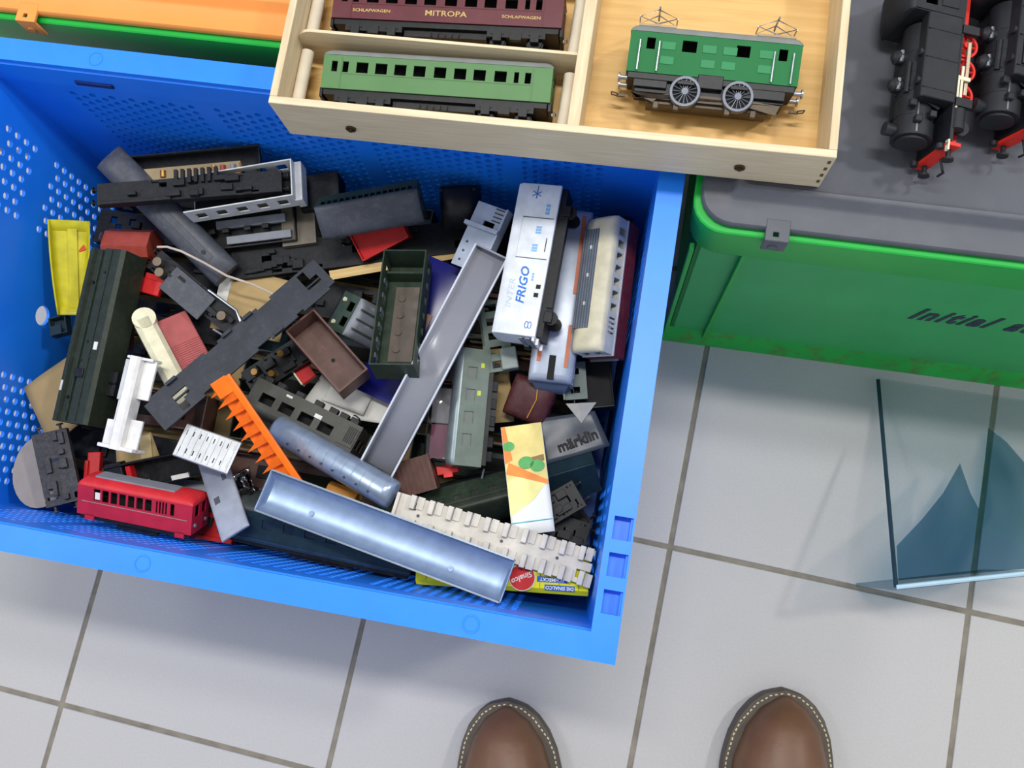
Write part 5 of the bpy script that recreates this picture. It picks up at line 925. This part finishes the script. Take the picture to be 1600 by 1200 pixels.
for u, v, tx in ((0.335, 0.83, 'DIE SINALCO'), (0.29, 0.63, 'SCHMECKT')):
    M().cb((u * L, y, v * H), (0.0235, 0.0004, 0.0042)).build('name_plate', mat('plate_blue', (32, 92, 178), 0.5), r)
    text_part('lettering', tx, 0.0037, MATS['logo_white'], r, axes((u * L, y + 0.0004, v * H), (-1, 0, 0), (0, 0, 1), (0, 1, 0)), bold=0.00008)
r, L = thing('track_bed', 'beige plastic track bed strip with two rows of raised clips', 'train part', (628, 797, 0.252), (935, 890, 0.252), zr=0.004)
W = 0.0272; b = M(); xs = [-L / 2 + L * q / 30 for q in range(31)]; ys = [-W / 2, -W * 0.36, -W * 0.12, W * 0.12, W * 0.36, W / 2]
b.gp(xs, ys, lambda i, j: (i in (1, 2) and j in (0,)) or (i == 2 and j == 3) or (i in (28, 29) and j in (1, 3)), 0.0025, 0.0042); b.build('bed', beige, r)
for s in (-1, 1):
    for q in range(10):
        x = -L * 0.42 + q * L * 0.0955 + (0.004 if s < 0 else 0.0)
        M().box(x - 0.0022, x + 0.0022, s * W * 0.34 - 0.0055, s * W * 0.34 + 0.0055, 0.004, 0.0098).build('clip', beige, r, bev=0.0005)
        M().box(x + 0.003, x + 0.0085, s * W * 0.36 - 0.005, s * W * 0.36 + 0.005, 0.004, 0.0056).build('sleeper_pad', beige, r)
for x in (-0.38, 0.05, 0.33): M().cyl((x * L, 0, 0.004), (x * L, 0, 0.0045), 0.0013, 10).build('nail_hole', dgrey, r)
M().box(-L / 2 - 0.001, -L / 2 + 0.0015, -W / 2, W / 2, 0.002, 0.009).build('end_flange', beige, r)
r, L = thing('roof_trough', 'large silver-blue carriage roof lying hollow side up by the near wall', 'train part', (409, 777, 0.272), (791, 921, 0.270), zr=0.013, roll=-4)
secs = []
for x, k in ((-L / 2, 0.06), (-L / 2 + 0.0006, 0.62), (-L / 2 + 0.003, 0.92), (-L / 2 + 0.007, 1), (L / 2 - 0.008, 1), (L / 2 - 0.003, 0.94), (L / 2 - 0.0006, 0.66), (L / 2, 0.06)): secs.append([(x, y2, 0.0145 - z) for y2, z in arc(0.0335, 0.0115 * k, 18, 2.5)])
M().loft(secs, False, False, closed=False).build('shell', silverb, r, solid=0.0011)
for s in (-1, 1): M().box(-L / 2 + 0.001, L / 2 - 0.001, s * 0.01675 - 0.0007, s * 0.01675 + 0.0007, 0.0135, 0.0152).build('flange', pm('flange_grey', (120, 130, 142), rough=0.3, metal=0.4), r)
for x, y2 in ((-0.3, -0.004), (0.28, -0.006)): M().cyl((x * L, y2, 0.0042), (x * L, y2, 0.0054), 0.0022, 12).build('moulding_mark', silverb, r)
r, L = thing('cardboard_sheet', 'tan cardboard lying under the black slotted plate and cord', 'cardboard', (338, 470, 0.186), (448, 486, 0.186)); sheet('sheet', r, [(-L / 2, -0.026), (L / 2, -0.03), (L / 2, 0.028), (-L / 2, 0.036)], board, t=0.001, wave=0.0005); M().box(-L * 0.5, -L * 0.34, -0.006, 0.038, 0.0, 0.002).build('white_edge', paper, r)
r, L = thing('cardboard_sheet', 'tan cardboard scrap between the white insert and the silver slotted roof', 'cardboard', (182, 712, 0.186), (252, 700, 0.186)); sheet('sheet', r, [(-L / 2, -0.012), (L / 2, -0.014), (L * 0.3, 0.016), (-L / 2, 0.014)], board, t=0.001); M().box(L * 0.05, L * 0.3, -0.012, 0.014, 0.0006, 0.0014).build('lighter_patch', mat('board_light', (206, 184, 132), 0.8), r)
r, L = thing('red_bracket', 'small bright red plastic piece beside the black motor bogie', 'train part', (208, 440, 0.206), (250, 452, 0.206), zr=0.006); M().box(-L / 2, L / 2, -0.007, 0.007, 0, 0.006).build('block', redb, r, bev=0.001); M().box(-L * 0.2, L * 0.5, 0.004, 0.012, 0.001, 0.005).build('arm', redb, r)
r, L = thing('orange_chip', 'small orange plastic chip beside the yellow shell', 'train part', (120, 366, 0.196), (128, 392, 0.196), zr=0.004); M().box(-L / 2, L / 2, -0.003, 0.004, 0, 0.004).build('block', pm('chip_orange', (216, 92, 50)), r, bev=0.0005); M().box(-L / 2, -L * 0.2, -0.003, 0.004, 0.004, 0.006).build('lip', MATS['chip_orange'], r)
r, L = thing('wagon_insert', 'dark brown rod-shaped part beside the cream railcar body', 'train part', (196, 460, 0.200), (190, 545, 0.196), zr=0.008); tray(r, L, 0.014, 0.009, brown); M().box(-L * 0.4, L * 0.4, -0.003, 0.003, 0.0, 0.007).build('core', brown, r)
r, L = thing('wagon_insert', 'dark teal wedge part beside the round hole of the left crate wall', 'train part', (78, 512, 0.192), (104, 505, 0.192), zr=0.008); tray(r, L, 0.018, 0.009, teal); M().box(-L * 0.4, L * 0.2, -0.009, 0.0, 0.008, 0.010).build('cover', teal, r)

# keep every loose part inside the crate's sloping walls
def fit(r):
    W_ = r.matrix_world.copy(); pts = []
    for c in r.children:
        for o in [c] + list(c.children):
            me = o.data; a = np.empty(len(me.vertices) * 3); me.vertices.foreach_get('co', a); pts.append(a.reshape(-1, 3))
    P = np.concatenate(pts); m = np.array(W_); P = P @ m[:3, :3].T + m[:3, 3] - np.array(CO)
    x = P @ np.array(CEX) + 0.6; y = P @ np.array(CEY); ins = WIN + TPR * (CZ - P[:, 2]) + 0.0016
    def shift(v, hi):
        a, b = max(0, (ins - v).max()), max(0, (v - (hi - ins)).max())
        return (a - b) if not (a and b) else (a - b) / 2
    d = CEX * float(shift(x, 0.6)) + CEY * float(shift(y, 0.4))
    r.matrix_world = Matrix.Translation(d) @ W_
    return d.length
for o in [o for o in bpy.data.objects if o.type == 'EMPTY' and o.parent is None and o not in _before]: fit(o)
